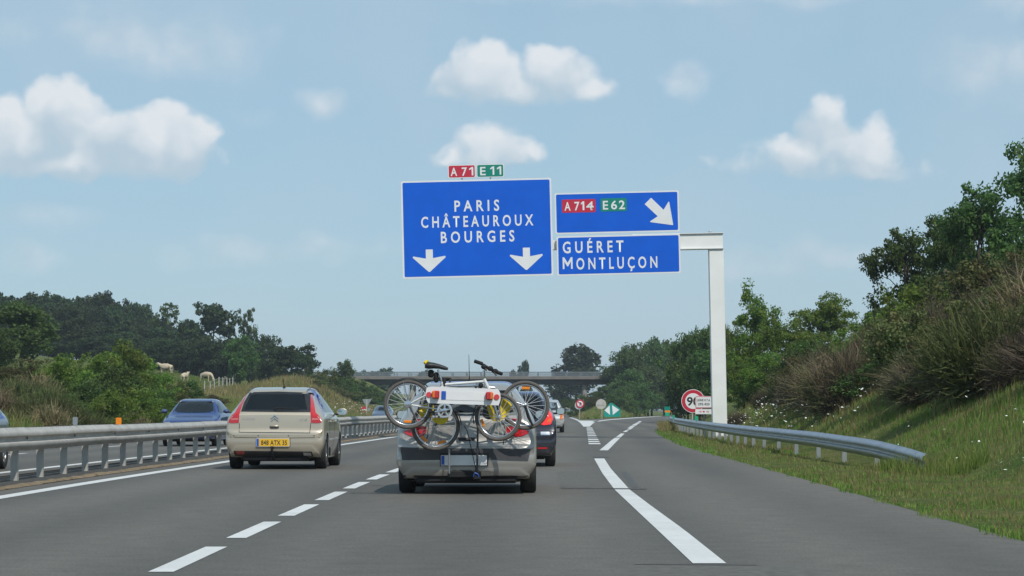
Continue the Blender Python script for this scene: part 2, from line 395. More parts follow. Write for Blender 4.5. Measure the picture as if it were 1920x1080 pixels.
# ------------------------------------------------------------------ road geometry
XR = pchip([-80, 0, 17, 33.6, 54, 77, 100, 130, 156, 200, 333, 600, 2500], [1.33, 1.35, 1.39, 1.49, 1.91, 2.55, 3.2, 4.05, 4.7, 5.6, 7.8, 12, 40])   # edge line of the slow lane
XE = pchip([-80, 20, 34, 51, 60, 68.5, 85, 106, 119, 150, 200, 312, 420, 520], [4.1, 4.2, 4.46, 4.72, 4.85, 4.98, 5.5, 6.35, 7.0, 8.9, 12.3, 20.5, 31, 44])
XG = pchip([240, 278, 333, 417, 520], [6.9, 10.4, 16.6, 25.5, 38])
def med_off(Y): return np.interp(Y, [20, 37, 60, 100], [1.2, 1.32, 1.6, 1.7])
UL, UIN, UDASH, UOUT, UASP = -7.75, -10.35, -14.1, -17.85, -20.5

def terr(X, Y):
    X = np.asarray(X, float); Y = np.asarray(Y, float)
    u = X - XR(Y); t = -20.7 - u
    zl = np.interp(t, [0, .6, 6, 14, 24, 33, 42, 60, 90, 200, 600], [0, .12, 1.5, 2.5, 4.2, 6.0, 7.3, 9.2, 11.5, 15, 16])
    zl = zl + ss(1, 8, t) * (2.4 * np.exp(-((X + 22.6) / 4.6) ** 2 - ((Y - 262) / 26.0) ** 2))
    emb = ss(370, 392, Y) * (1 - ss(412, 434, Y))
    zl = zl * (1 - .55 * ss(430, 700, Y) * (1 - ss(22, 46, t))) + emb * ss(2, 15, t) * np.clip(6.2 - zl, 0, 9)
    Yc = np.clip(Y, -80, 520)
    v = X - XE(Yc)
    hm = np.interp(Y, [-80, 20, 60, 105, 135, 170, 230, 300], [7, 7.6, 8.6, 8.4, 6.2, 3.4, 2.0, 1.2])
    s = np.clip((v - 2.6) * .52, 0, None); zr = hm * (1 - np.exp(-(s / hm) ** 1.6)) ** (1 / 1.6) if False else hm * np.tanh(s / hm)
    zr = zr + np.clip((v - 25) * .03, 0, 3)
    zr = zr + emb * ss(14, 26, u) * np.clip(6.2 - zr, 0, 9)
    # island between the motorway and the slip road
    isl = np.where(Y > 278, ss(1.2, 6, u) * (1 - ss(-6, -1.0, X - XG(Yc) )), 0) * ss(285, 360, Y) * (1 - ss(430, 470, Y)) * 2.0
    zr = np.where(X < XG(Yc), isl, zr)
    wob = .10 * np.sin(X * .9 + .3 * Y) * np.sin(Y * .37 + 1.3) + .05 * np.sin(X * 2.3 + Y * 1.7)
    far = ss(500, 900, Y)
    zr = zr * (1 - far) 
    z = np.where(t > 0, zl + wob * ss(1, 5, t), np.where(v > 0, zr + wob * ss(2.4, 6, v), np.where(X > XR(Y) + .9, isl, 0)))
    return z
def tz(x, y): return float(terr(x, y))

def build_terrain():
    ys = np.concatenate([np.arange(-60, 140, 1.5), np.arange(140, 460, 3.0), np.arange(460, 900, 12), np.array([950, 1100, 1400, 2000, 3500, 6000])])
    us = np.concatenate([[-3000, -1500, -800, -500, -350, -260, -200], np.arange(-160, -60, 4), np.arange(-60, -21, 1.0), [-20.7, -20.4, -9, -8], [0.9], np.arange(1.6, 8, .8), np.arange(8, 40, .8), np.arange(40, 100, 5), [120, 160, 250, 400, 800, 1500, 3000]])
    Yg, Ug = np.meshgrid(ys, us, indexing='ij')
    Xg = Ug + XR(np.minimum(Yg, 900))
    Z = terr(Xg, Yg)
    v = Xg - XE(np.clip(Yg, -80, 520)); t = -20.7 - Ug
    onroad = ((t < 0) & (v < 0) & ((Yg < 285) | (Ug < .7) | (Xg > XG(np.clip(Yg, -80, 520))))) 
    near = (t < .3) & (v < .25)
    Z = np.where(near, np.minimum(Z, 0) - .04, Z + .015)
    V = np.stack([Xg, Yg, Z], -1).reshape(-1, 3); nu = len(us); ny = len(ys)
    i = np.arange(ny - 1)[:, None] * nu + np.arange(nu - 1)[None, :]
    Fc = np.stack([i, i + 1, i + nu + 1, i + nu], -1).reshape(-1, 4)
    return setp(link('ground', npmesh('ground', V, Fc), M['ground'], smooth=True), kind='structure')
build_terrain()

def strip(name, fl, fr, ys, z, mat, cols=8, kind=None, parent=None):
    ys = np.asarray(ys, float); s = np.linspace(0, 1, cols + 1)
    Xl, Xr = np.asarray(fl(ys), float), np.asarray(fr(ys), float)
    X = Xl[:, None] * (1 - s) + Xr[:, None] * s; Yg = np.repeat(ys[:, None], cols + 1, 1)
    V = np.stack([X, Yg, np.full_like(X, z)], -1).reshape(-1, 3); n = cols + 1
    i = np.arange(len(ys) - 1)[:, None] * n + np.arange(cols)[None, :]
    Fc = np.stack([i, i + 1, i + n + 1, i + n], -1).reshape(-1, 4)
    me = npmesh(name, V, Fc); uvl = me.uv_layers.new(name='UVMap')
    U = (X - XR(Yg)).reshape(-1); Yf = Yg.reshape(-1); idx = Fc.ravel()
    uvl.data.foreach_set('uv', np.stack([U[idx], Yf[idx]], -1).astype(np.float32).ravel())
    o = link(name, me, mat, parent)
    if kind: setp(o, kind=kind)
    return o
YS = np.concatenate([np.arange(-60, 460, 3.0), np.arange(460, 2400, 40)])
strip('motorway', lambda y: XR(y) + UL - .55, lambda y: XR(y) + .7, YS, 0.0, M['asphalt'], 10, 'structure')
strip('opposite_carriageway', lambda y: XR(y) + UASP, lambda y: XR(y) - 9.85, YS, 0.0, M['asphalt'], 10, 'structure')
YX = np.arange(-60, 520, 3.0)
strip('slip_road', lambda y: np.where(y < 240, XR(y) + .7, np.where(y < 262, XR(y) + .7 + (XG(np.maximum(y, 240)) - XR(y) - .7) * ss(240, 300, y), np.maximum(XR(y) + .7, XG(np.maximum(y, 240)) - 1.2))), lambda y: XE(y), YX, 0.0, M['asphalt'], 8, 'structure')
strip('median_strip', lambda y: XR(y) - 9.85, lambda y: XR(y) + UL - .55, YS, -0.012, M['gravel'], 6, 'structure')

def build_median_edge():
    rng = np.random.default_rng(3); mb = MB(); pts = []
    ys = np.concatenate([np.arange(10, 120, .35), np.arange(120, 400, 2.0)])
    n = len(ys); x0 = XR(ys) + UL - .62 - med_off(ys) * .02
    w = .05 + .05 * rng.random(n); h = .03 + .02 * rng.random(n)
    V = np.concatenate([np.stack([x0 - w - .05 * rng.random(n), ys, np.full(n, -.01)], -1), np.stack([x0 - .04, ys, h], -1), np.stack([x0 + .05, ys, h * .8], -1), np.stack([x0 + w + .03 * rng.random(n), ys, np.full(n, .006)], -1)])
    i = np.arange(n - 1); Fc = np.concatenate([np.stack([i + k * n, i + (k + 1) * n, i + (k + 1) * n + 1, i + k * n + 1], -1) for k in range(3)])
    setp(link('median_kerb', npmesh('median_kerb', V, Fc), M['sand'], smooth=True), kind='structure')
build_median_edge()

# painted markings: each line or dash is a sheet 4 mm above the asphalt, children of the markings of its carriageway
mk = setp(bpy.data.objects.new('road_markings', None), kind='structure'); COL.objects.link(mk)
def line_u(name, u, w, y0, y1, step=3.0, fx=XR):
    n = max(2, int((y1 - y0) / step) + 1)
    return strip(name, lambda y: fx(y) + u - w / 2, lambda y: fx(y) + u + w / 2, np.linspace(y0, y1, n), .004, M['roadpaint'], 1, None, mk)
line_u('edge_line', UL, .24, -40, 420)
line_u('edge_line', UIN, .22, -40, 420)
line_u('edge_line', UOUT, .22, -40, 420)
y = G(362, 1073).y - 4.33 * 8
while y < 150:
    if y + 3 > 0: line_u('lane_dash', -3.72, .17, y, y + 3.0, 1.0)
    y += 4.33
y = -20.0
while y < 330:
    line_u('lane_dash', UDASH, .16, y, y + 3.0, 1.5); y += 13.0
def poly_mark(name, pts, z=.004, mat=None):
    mb = MB(); n = len(pts); mb.add([(p.x, p.y, z) for p in pts], [tuple(range(n))])
    me = mb.mesh(name)
    bm = bmesh.new(); bm.from_mesh(me)
    for f in bm.faces:
        if f.normal.z < 0: f.normal_flip()
    bm.to_mesh(me); bm.free()
    return link(name, me, mat or M['roadpaint'], mk)
def quad_line(name, left, right, z=.004, mat=None):
    mb = MB()
    for i in range(len(left) - 1):
        mb.add([(*G(*left[i])[:2], z), (*G(*right[i])[:2], z), (*G(*right[i + 1])[:2], z), (*G(*left[i + 1])[:2], z)], [(0, 1, 2, 3)])
    me = mb.mesh(name); bm = bmesh.new(); bm.from_mesh(me); bmesh.ops.remove_doubles(bm, verts=bm.verts, dist=.0005)
    for f in bm.faces:
        if f.normal.z < 0: f.normal_flip()
    bm.to_mesh(me); bm.free(); return link(name, me, mat or M['roadpaint'], mk)
# long bar beside the slow lane, then the slip-road line that leaves it
Lb = [(1299, 1057), (1241, 1002), (1191, 955), (1152, 918)]; Rb = [(1362, 1057), (1283, 994), (1221, 949), (1180, 917.5)]
def resamp(Lp, Rp, n=10):
    out = ([], [])
    for k in range(n + 1):
        yy = Lp[0][1] + (Lp[-1][1] - Lp[0][1]) * k / n
        for P_, o_ in ((Lp, out[0]), (Rp, out[1])):
            ys_ = [p[1] for p in P_][::-1]; xs_ = [p[0] for p in P_][::-1]; o_.append((float(np.interp(yy, ys_, xs_)), yy))
    return out
a_, b_ = resamp(Lb, [(1362, 1057), (1283, 994), (1221, 949), (1180, 918)]); quad_line('wide_line', a_, b_)
a_, b_ = resamp([(1150.5, 916), (1129, 887), (1114, 860)], [(1178.5, 916), (1146, 880), (1133, 860)], 6); quad_line('wide_line', a_, b_)
quad_line('slip_line', [(1124, 844.5), (1146, 826), (1164, 813)], [(1140, 844.5), (1158, 826), (1171, 813)])
for (xa, ya, xb, yb, w0, w1) in ((1171, 810, 1176, 807, 7, 6), (1178, 805.5, 1184, 802.5, 7, 6), (1181.5, 802, 1187, 799, 9, 8), (1188, 798, 1192.5, 795.3, 9, 8), (1193, 794.8, 1197, 792.5, 7, 6.5), (1197.5, 792, 1201, 789.8, 6, 5.5)):
    quad_line('slip_dash', [(xa - w0 / 2, ya), (xb - w1 / 2, yb)], [(xa + w0 / 2, ya), (xb + w1 / 2, yb)])
# ladder of short bars that closes the nose
for k in range(11):
    yy = [833, 829, 825.2, 821.6, 818, 814.6, 811.3, 808.6, 806.2, 804, 802.2][k]; hh = max(.8, 2.2 - k * .14)
    t = (833 - yy) / 31; xl, xr = 1103.5 - 4 * t, 1126 - 15.5 * t
    quad_line('ladder_bar', [(xl, yy), (xl + .3, yy - hh)], [(xr, yy), (xr - .5, yy - hh)])
# nose: white triangle with its two arms
quad_line('nose_marking', [(1094, 800), (1088, 793), (1082, 788.6)], [(1106, 800), (1113, 793), (1123, 789)])
quad_line('nose_marking', [(1082, 788.4), (1075, 785.6), (1067, 783)], [(1087.5, 788.4), (1080, 785.6), (1071, 783)])
quad_line('nose_marking', [(1110, 790.6), (1140, 786.5), (1200, 782.2), (1240, 780)], [(1116, 791.4), (1142, 787.6), (1201, 783.2), (1241, 780.7)])
# sealed seams and patches in the asphalt
def seam(name, x0, y0, x1, y1, h): 
    return quad_line(name, [(x0, y0 + h), (x0, y0)], [(x1, y1 + h), (x1, y1)], .006, M['seal'])
seam('sealed_seam', 1046, 819.2, 1248, 821, 1.1); seam('sealed_seam', 1150, 916, 1212, 916.2, 1.6); seam('sealed_seam', 1050, 916.3, 1150, 916, .7); seam('sealed_seam', 1112, 856.3, 1142, 856.6, 1.2)
seam('sealed_seam', 1190, 1058.2, 1420, 1059.5, .8)
quad_line('road_patch', [(1160, 1085), (1190, 1059.8)], [(1560, 1085), (1500, 1061.6)], .002, M['patch'])
quad_line('road_patch', [(1185, 914), (1168, 890), (1165, 884)], [(1198, 914), (1180, 890), (1172, 884)], .002, M['seal'])
quad_line('road_patch', [(1052, 915), (1044, 884)], [(1110, 915), (1096, 884)], .002, M['patch'])

# ------------------------------------------------------------------ text
def text_mesh(body, name, mat, parent, cx, cz, w, h, y=-.004, bold=.02, spacing=1.0, depth=.002, hcap=None):
    """lettering in the x-z plane facing -y; capitals are h high, the line is w wide"""
    c = bpy.data.curves.new(name, 'FONT'); c.body = body; c.size = 1; c.offset = bold; c.space_character = spacing; c.resolution_u = 3
    t = bpy.data.objects.new(name, c); COL.objects.link(t)
    dg = bpy.context.evaluated_depsgraph_get(); me = bpy.data.meshes.new_from_object(t.evaluated_get(dg)); bpy.data.objects.remove(t); bpy.data.curves.remove(c)
    n = len(me.vertices); co = np.empty(n * 3, np.float32); me.vertices.foreach_get('co', co); co = co.reshape(-1, 3)
    x0, x1 = co[:, 0].min(), co[:, 0].max(); cap = .729
    X = (co[:, 0] - (x0 + x1) / 2) * w / (x1 - x0) + cx; Z = (co[:, 1] - cap / 2) * h / cap + cz
    me.vertices.foreach_set('co', np.stack([X, np.full(n, y), Z], -1).astype(np.float32).ravel())
    bm = bmesh.new(); bm.from_mesh(me)
    for f in bm.faces:
        if f.normal.y > 0: f.normal_flip()
    bm.to_mesh(me); bm.free(); me.materials.clear()
    return link(name, me, mat, parent)
def glyphs(root, spec, cx, cz, w, h, y, mat, bold=.018):
    """single characters placed by their share of the plate width; the flagged 1 is drawn"""
    for ch, a, b in spec:
        x0, x1 = cx + (a - .5) * w, cx + (b - .5) * w; z0, z1 = cz - h / 2, cz + h / 2; t = h * .2
        if ch == '1': MB().prism([(x1 - t, z0), (x1, z0), (x1, z1), (x1 - t * .9, z1), (x0, z1 - h * .2), (x0, z1 - h * .38), (x1 - t, z1 - h * .24)], y, y + .002).build('lettering', mat, root)
        elif ch == 'M': t = h * .145; MB().prism([(x0, z0), (x0 + t, z0), (x0 + t, z1 - h * .36), ((x0 + x1) / 2 - t * .3, z0 + h * .22), ((x0 + x1) / 2 + t * .3, z0 + h * .22), (x1 - t, z1 - h * .36), (x1 - t, z0), (x1, z0), (x1, z1), (x1 - t * .95, z1), ((x0 + x1) / 2, z0 + h * .52), (x0 + t * .95, z1), (x0, z1)], y, y + .002).build('lettering', mat, root)
        else: text_mesh(ch, 'lettering', mat, root, (x0 + x1) / 2, cz, x1 - x0, h, y=y, bold=bold)
SPEC = {'A 71': (('A', .095, .33), ('7', .50, .69), ('1', .77, .92)), 'E 11': (('E', .125, .33), ('1', .50, .645), ('1', .745, .90)), 'A 714': (('A', .075, .255), ('7', .37, .52), ('1', .565, .665), ('4', .72, .94)), 'E 62': (('E', .09, .29), ('6', .40, .63), ('2', .70, .93))}
def rrect(cx, cz, w, h, r, n=5):
    out = []
    for (sx, sz, a0) in ((1, 1, 0), (-1, 1, 90), (-1, -1, 180), (1, -1, 270)):
        for k in range(n + 1):
            a = R(a0 + 90 * k / n); out.append((cx + sx * (w / 2 - r) + r * math.cos(a), cz + sz * (h / 2 - r) + r * math.sin(a)))
    return out

# ------------------------------------------------------------------ overhead direction signs
GY = 92.0; GS = GY / F; ROLL = R(1.35)
def sign_root(name, cx, cy, label, Yd=GY, roll=ROLL):
    return empty(name, W(cx, cy, Yd), label=label, cat='sign', rot=(0, -roll, 0))
def loc(px, py, c):                   # pixel -> sign-local (x, z), undoing the roll
    dx, dz = (px - c[0]) * GS, -(py - c[1]) * GS; a = ROLL
    return (dx * math.cos(a) + dz * math.sin(a), -dx * math.sin(a) + dz * math.cos(a))
def panel(root, w, h, face='sign_blue', border=.062, backs=True):
    MB().prism(rrect(0, 0, w, h, .06), 0, .05).build('backing', M['white_sheet'], root)
    MB().prism(rrect(0, 0, w - 2 * border, h - 2 * border, .05), -.004, -.001).build('face', M[face], root)
    if backs:
        for k in (-1, 1): MB().box((k * w * .3, .08, 0), (.08, .06, h * .94)).build('stiffener', M['galv'], root)
C1 = (894.5, 428); s1 = sign_root('direction_sign', *C1, 'largest blue overhead sign reading PARIS CHÂTEAUROUX BOURGES with two down arrows'); panel(s1, 282 * GS, 183 * GS)
def ltext(body, root, C, x0, x1, y, hpx, name='lettering', **k):
    a, b = loc(x0, y, C), loc(x1, y, C)
    text_mesh(body, name, M['white_sheet'], root, (a[0] + b[0]) / 2, (loc((x0 + x1) / 2, y, C))[1], (x1 - x0) * GS, hpx * GS, y=-.008, **k)
ltext('PARIS', s1, C1, 852, 936, 385, 21, spacing=1.6); ltext('CHÂTEAUROUX', s1, C1, 789.5, 1000, 414, 21, spacing=1.6); ltext('BOURGES', s1, C1, 826.5, 964.5, 443, 21.5, spacing=1.6)
def pmark(root, C, pts, name, mat='white_sheet', y=-.008): MB().prism([loc(px, py, C) for px, py in pts], y, y + .003).build(name, M[mat], root)
def darrow(cx, top, tip, hw, root, C):
    pmark(root, C, [(cx - 6.6, top), (cx + 6.6, top - .3), (cx + 7, top + 16), (cx + hw - 1, top + 11.5), (cx + hw, top + 14), (cx + 1.5, tip), (cx - 1, tip), (cx - hw, top + 15.5), (cx - hw + 1, top + 13), (cx - 6.2, top + 17)], 'arrow')
darrow(804.8, 468, 509.8, 31, s1, C1); darrow(986.8, 464.5, 506, 31, s1, C1)
for (nm, cx, cy, w, h, face, txt, lab) in (('route_plate', 865.8, 321.4, 51.5, 24.8, 'sign_red', 'A 71', 'small red route plate reading A 71 above the largest blue sign'), ('route_plate', 919.3, 320, 51.3, 24.8, 'sign_green', 'E 11', 'small green route plate reading E 11 above the largest blue sign')):
    r = sign_root(nm, cx, cy, lab); panel(r, w * GS, h * GS, face, .028, False)
    glyphs(r, SPEC[txt], 0, 0, w * GS, h * GS * .64, -.008, M['white_sheet'])
    MB().box((0, .09, -.3), (.06, .05, .75)).build('bracket', M['galv'], r)
C2 = (1157, 398); s2 = sign_root('direction_sign', *C2, 'upper right blue sign reading A 714 E 62 with diagonal arrow'); panel(s2, 233 * GS, 77 * GS, border=.055)
for (x0, x1, y, mat, txt) in ((1053.6, 1116.7, 386.0, 'sign_red', 'A 714'), (1125.9, 1175.2, 383.9, 'sign_green', 'E 62')):
    c = loc((x0 + x1) / 2, y, C2); o = MB().prism(rrect(*c, (x1 - x0) * GS, 24.8 * GS, .04), -.008, -.005).build('route_cartouche', M[mat], s2)
    glyphs(s2, SPEC[txt], c[0], c[1], (x1 - x0) * GS, 16.5 * GS, -.012, M['white_sheet'])
pmark(s2, C2, [(720 + a / 2.8235, 290 + b / 2.8235) for a, b in ((1380, 262), (1414, 228), (1480, 292), (1506, 249), (1510, 250), (1531, 371), (1528, 373), (1409, 357), (1409, 353), (1449, 326))], 'arrow')
C3 = (1160, 477.6); s3 = sign_root('direction_sign', *C3, 'lower right blue sign reading GUÉRET MONTLUÇON'); panel(s3, 231.5 * GS, 74 * GS, border=.055)
ltext('GUÉRET', s3, C3, 1055, 1169, 462.2, 22, spacing=1.6); ltext('ONTLUÇON', s3, C3, 1080.5, 1232.5, 492.3, 22, spacing=1.6)
mc = loc(1064.3, 493.3, C3); glyphs(s3, (('M', 0, 1),), mc[0], mc[1] , 18.6 * GS, 22 * GS, -.008, M['white_sheet'])

gx = W(1351, 768, GY).x; gz = tz(gx, GY + .4)
gan = empty('sign_gantry', (gx, GY + .35, gz), label='white steel cantilever gantry post and arm carrying the blue signs', cat='gantry', rot=(0, -R(1.2), 0))
ptop = (W(0, 437, GY).z - gz); pw = 27.2 * GS
MB().box((0, 0, (ptop - .55) / 2), (pw, .5, ptop - .55), bev=.012).build('post', M['gantry_white'], gan)
MB().box((-1.42, 0, ptop - .275), (pw + 3.0 - .2, .5, .548), bev=.012).build('arm', M['gantry_white'], gan)
MB().box((-6.05, 0, ptop - .30), (6.4, .36, .36), bev=.01).build('arm_extension', M['gantry_white'], gan)
MB().box((-1.42, -.02, ptop + .012), (pw + 3.0 - .14, .6, .024)).build('flange', M['gantry_white'], gan)
MB().box((-1.1, -.02, ptop - .563), (pw + 2.2, .6, .024)).build('flange', M['gantry_white'], gan)
MB().lathe([(.001, -.04), (.055, -.03), (.055, .03), (.001, .04)], 16, 'y', (-.2, 0, ptop + .09)).build('lifting_eye', M['galv'], gan)
MB().box((0, 0, .02), (.95, .95, .06), bev=.01).build('base_plate', M['galv'], gan)
for sx in (-1, 1):
    for sy in (-1, 1): MB().lathe([(.001, .05), (.03, .05), (.03, .12), (.001, .13)], 8, 'z', (sx * .38, sy * .38, 0)).build('anchor_bolt', M['galv'], gan)
for xx in (-2.0, -4.6, -6.5, -8.6): MB().box((xx, -.26, ptop - .28), (.1, .16, .5)).build('bracket', M['galv'], gan)

# ------------------------------------------------------------------ guard rails
WP = [(0, .0), (.012, -.022), (.06, -.052), (.078, -.085), (.072, -.115), (.012, -.142), (.006, -.165), (.012, -.19), (.072, -.215), (.078, -.245), (.06, -.278), (.012, -.306), (0, -.33)]
def rail_piece(name, pts, tops, side, mat, parent, hs=1.0):
    """W-profile beam swept through the points; side = +1 if the face looks to -x"""
    prof = [(a, b * hs) for a, b in WP]; th = .005; n = len(prof); vs = []; fs = []
    for i, (p, zt_) in enumerate(zip(pts, tops)):
        q = pts[min(i + 1, len(pts) - 1)] - pts[max(i - 1, 0)]; t = Vector((q.x, q.y, 0)).normalized(); nrm = Vector((-t.y, t.x, 0)) * side
        for (a, b) in prof: vs.append((p.x + nrm.x * a, p.y + nrm.y * a, zt_ + b))
        for (a, b) in prof: vs.append((p.x + nrm.x * (a - th), p.y + nrm.y * (a - th), zt_ + b))
    m = 2 * n
    for i in range(len(pts) - 1):
        for k in range(n - 1):
            fs.append((i * m + k, i * m + k + 1, (i + 1) * m + k + 1, (i + 1) * m + k)); fs.append((i * m + n + k, (i + 1) * m + n + k, (i + 1) * m + n + k + 1, i * m + n + k + 1))
    for i in (0, len(pts) - 1): 
        for k in range(n - 1): fs.append((i * m + k, i * m + n + k, i * m + n + k + 1, i * m + k + 1))
    for i in range(len(pts) - 1):
        for k in (0, n - 1): fs.append((i * m + k, (i + 1) * m + k, (i + 1) * m + n + k, i * m + n + k))
    return MB().add(vs, fs).build(name, mat, parent, True, 50)
gr = empty('guard_rail', (0, 0, 0), label='long dull double-sided guard rail along the central reservation', cat='guard rail')
def xm(y): return XR(y) + UL - med_off(y)
MTOP = .80
y = 16.0
post_me = MB().add(*[( [(sx * .06, sy * .02, z) for z in (-.1, .47) for sx, sy in ((-1, -1), (1, -1), (1, 1), (.7, 1), (.7, -.5), (-.7, -.5), (-.7, 1), (-1, 1))], [tuple(range(8))[::-1], tuple(range(8, 16))] + [(i, (i + 1) % 8, (i + 1) % 8 + 8, i + 8) for i in range(8)])][0]).mesh('post')
post_me.materials.append(M['galv_dull'])
spacer_me = MB().box((0, 0, 0), (.30, .10, .10), bev=.01).mesh('spacer'); spacer_me.materials.append(M['galv_dull'])
while y < 250:
    x = float(xm(y)) - .12; jz = rnd.uniform(-.006, .006)
    if y > 22:
        o = link('post', post_me, None, gr); o.location = (x, y, 0); o.rotation_euler = (rnd.uniform(-.012, .012), rnd.uniform(-.012, .012), rnd.uniform(-.05, .05))
        o.scale = (.85, 2.9, 1.0)
        if y < 120:
            o2 = link('spacer', spacer_me, None, gr); o2.location = (x, y, .635)
    y += 2.0
y = 14.0; k = 0
while y < 250:
    ys_ = np.linspace(y, y + 4.06, 5); lift = rnd.uniform(-.008, .008); out = .003 * (k % 2)
    for side, xo, nm in ((-1, .02, 'beam'), (1, -.26, 'beam')):
        pts = [Vector((float(xm(v)) + xo + out, float(v), 0)) for v in ys_]
        rail_piece(nm, pts, [MTOP + lift + out] * 5, side, M['galv_dull'], gr, 1.08)
    if y < 90:
        for bz in (-.16,):
            MB().lathe([(.001, -.02), (.022, -.015), (.022, .0), (.001, .0)], 6, 'x', (float(xm(y + .05)) + .062, y + .1, MTOP + bz)).build('bolt', M['trim'], gr)
    y += 4.0; k += 1
def delineator(px, py, wpx, hpx, Yd, mat, label, cat='reflector'):
    p = W(px, py, Yd); r = empty('rail_delineator', p, label=label, cat=cat)
    w, h = wpx * Yd / F, hpx * Yd / F
    MB().prism(rrect(0, h / 2, w, h, .02), -.01, .012).build('reflector', M[mat], r); MB().box((0, .02, -.05), (w * .35, .014, .16)).build('stem', M['galv'], r)
delineator(222.5, 797, 10.5, 14, 48.2, 'orange', 'bright orange reflector plate standing on the median guard rail')
delineator(141, 797, 9, 15, 44.0, 'galv', 'small grey plate standing on the median guard rail left of the orange reflector')

# slip-road guard rail with its buried near end
RX = pchip([36, 41, 50, 66, 73, 81, 92, 105, 122, 140, 165], [7.05, 6.75, 6.6, 6.62, 6.72, 6.9, 7.15, 7.5, 8.05, 9.0, 10.7])
RT = pchip([39.5, 41.5, 46, 56, 70, 85, 105, 140, 165], [.31, .41, .53, .60, .62, .63, .66, .70, .70])
g2 = empty('guard_rail', (0, 0, 0), label='shiny galvanised guard rail beside the slip road, near end sunk into the bank', cat='guard rail')
y = 40.4; k = 0
while y < 164:
    L_ = 4.05; ys_ = np.linspace(y, y + L_, 5)
    rail_piece('beam', [Vector((float(RX(v)) - .002 * (k % 2), float(v), 0)) for v in ys_], [float(RT(v)) + .002 * (k % 2) for v in ys_], 1, M['galv'], g2, .98)
    y += 4.0; k += 1
p2 = MB().box((0, 0, -.2), (.09, .055, .86)).mesh('post'); p2.materials.append(M['galv'])
for i, yy in enumerate([45.6, 49.8, 54.0, 58.2, 62.1, 65.8, 69.0, 72.0, 75, 78, 81] + list(np.arange(84, 164, 3.0))):
    o = link('post', p2, None, g2); o.location = (float(RX(yy)) + .10, yy, float(RT(yy)) - .33); o.rotation_euler = (0, 0, rnd.uniform(-.1, .1))
for (px, py, w, h, Yd, lab) in ((1305.5, 788.5, 5.6, 8.5, 96, 'small bright green reflector on the slip-road rail below the 90 sign'), (1263, 785, 4.2, 6.5, 116, 'dark green reflector on the slip-road rail, left of the 90 sign'), (1251, 780, 8, 7, 128, 'green arrow marker at the far bend of the slip-road rail')):
    delineator(px, py, w, h, Yd, 'green_marker', lab)
r = empty('marker_post', (W(1251, 0, 131).x, 131, tz(W(1251, 0, 131).x, 131)), label='small kilometre marker with teal plate over orange plate behind the rail bend', cat='marker')
zc = lambda py: W(0, py, 131).z - r.location.z
MB().prism(rrect(0, zc(765.8), 10.8 * 131 / F, 7 * 131 / F, .02), -.01, .01).build('teal_plate', M['sign_green'], r)
MB().prism(rrect(.02, zc(771.5), 10.8 * 131 / F, 3.6 * 131 / F, .01), -.01, .01).build('orange_plate', M['orange'], r)
MB().tube([(0, .03, -.1), (0, .03, zc(763))], .03, 8).build('stake', M['galv'], r)

# ------------------------------------------------------------------ smaller road signs
def post_sign(name, px, Yd, zmid, label, cat='sign', ry=0, rz=0):
    x = W(px, 0, Yd).x; g = tz(x, Yd); r = empty(name, (x, Yd, g), rz, label, cat)
    return r, zmid - g
def pole(r, x, z1, rad=.035, y=.05): MB().tube([(x, y, -.2), (x, y, z1)], rad, 10).build('pole', M['galv_dull'], r)
Yd = 108; r, zc = post_sign('speed_limit_sign', 1299.5, Yd, W(0, 752, Yd).z, 'round red-rimmed speed limit sign reading 90'); rad = 22 * Yd / F
MB().disc((0, zc), rad, 0, .03, 48).build('backing', M['white_sheet'], r)
MB().disc((0, zc), rad * .955, -.005, -.001, 48).build('red_rim', M['sign_red'], r); MB().disc((0, zc), rad * .67, -.010, -.006, 48).build('face', M['white_sheet'], r)
text_mesh('90', 'lettering', M['black'], r, .0, zc, rad * 1.06, rad * .74, y=-.014, bold=.025); pole(r, -.02, zc + rad * .3)
Yd = 100; r, zc = post_sign('notice_sign', 1319.5, Yd, W(0, 754, Yd).z, 'small white notice with red border reading LIGNE H.T.A. 295.420'); s = Yd / F
MB().prism(rrect(0, zc, 31.5 * s, 22.5 * s, .03), 0, .02).build('backing', M['white_sheet'], r)
MB().prism(rrect(0, zc, 30.5 * s, 21.5 * s, .03), -.004, -.001).build('red_border', M['sign_red'], r)
MB().prism(rrect(0, zc, 28.6 * s, 19.6 * s, .02), -.008, -.005).build('face', M['white_sheet'], r)
text_mesh('LIGNE H.T.A.', 'lettering', M['black'], r, 0, zc + 4.0 * s, 25 * s, 4.4 * s, y=-.012, bold=.02); text_mesh('295.420', 'lettering', M['black'], r, 0, zc - 3.6 * s, 22 * s, 4.4 * s, y=-.012, bold=.02)
z2 = W(0, 771.8, Yd).z - r.location.z
MB().prism(rrect(0, z2, 31.5 * s, 9.4 * s, .03), 0, .02).build('lower_plate', M['white_sheet'], r)
red_faint = plain('faded_red_print', (.62, .33, .33), .5, var=.05)
for (a, b) in ((-9.5, -4.2), (4.2, 9.5)): MB().prism([(a * s, z2 - .4 * s), (b * s, z2 - 1.9 * s), (b * s, z2 + 1.9 * s), (a * s, z2 + .4 * s)], -.004, -.001).build('printed_mark', red_faint, r)
MB().prism(rrect(0, z2, 3.4 * s, 2.6 * s, .01), -.004, -.001).build('printed_mark', M['sign_red'], r)
MB().box((.02, .06, zc / 2 - .1), (.08, .06, zc + .2)).build('pole', M['trim'], r)

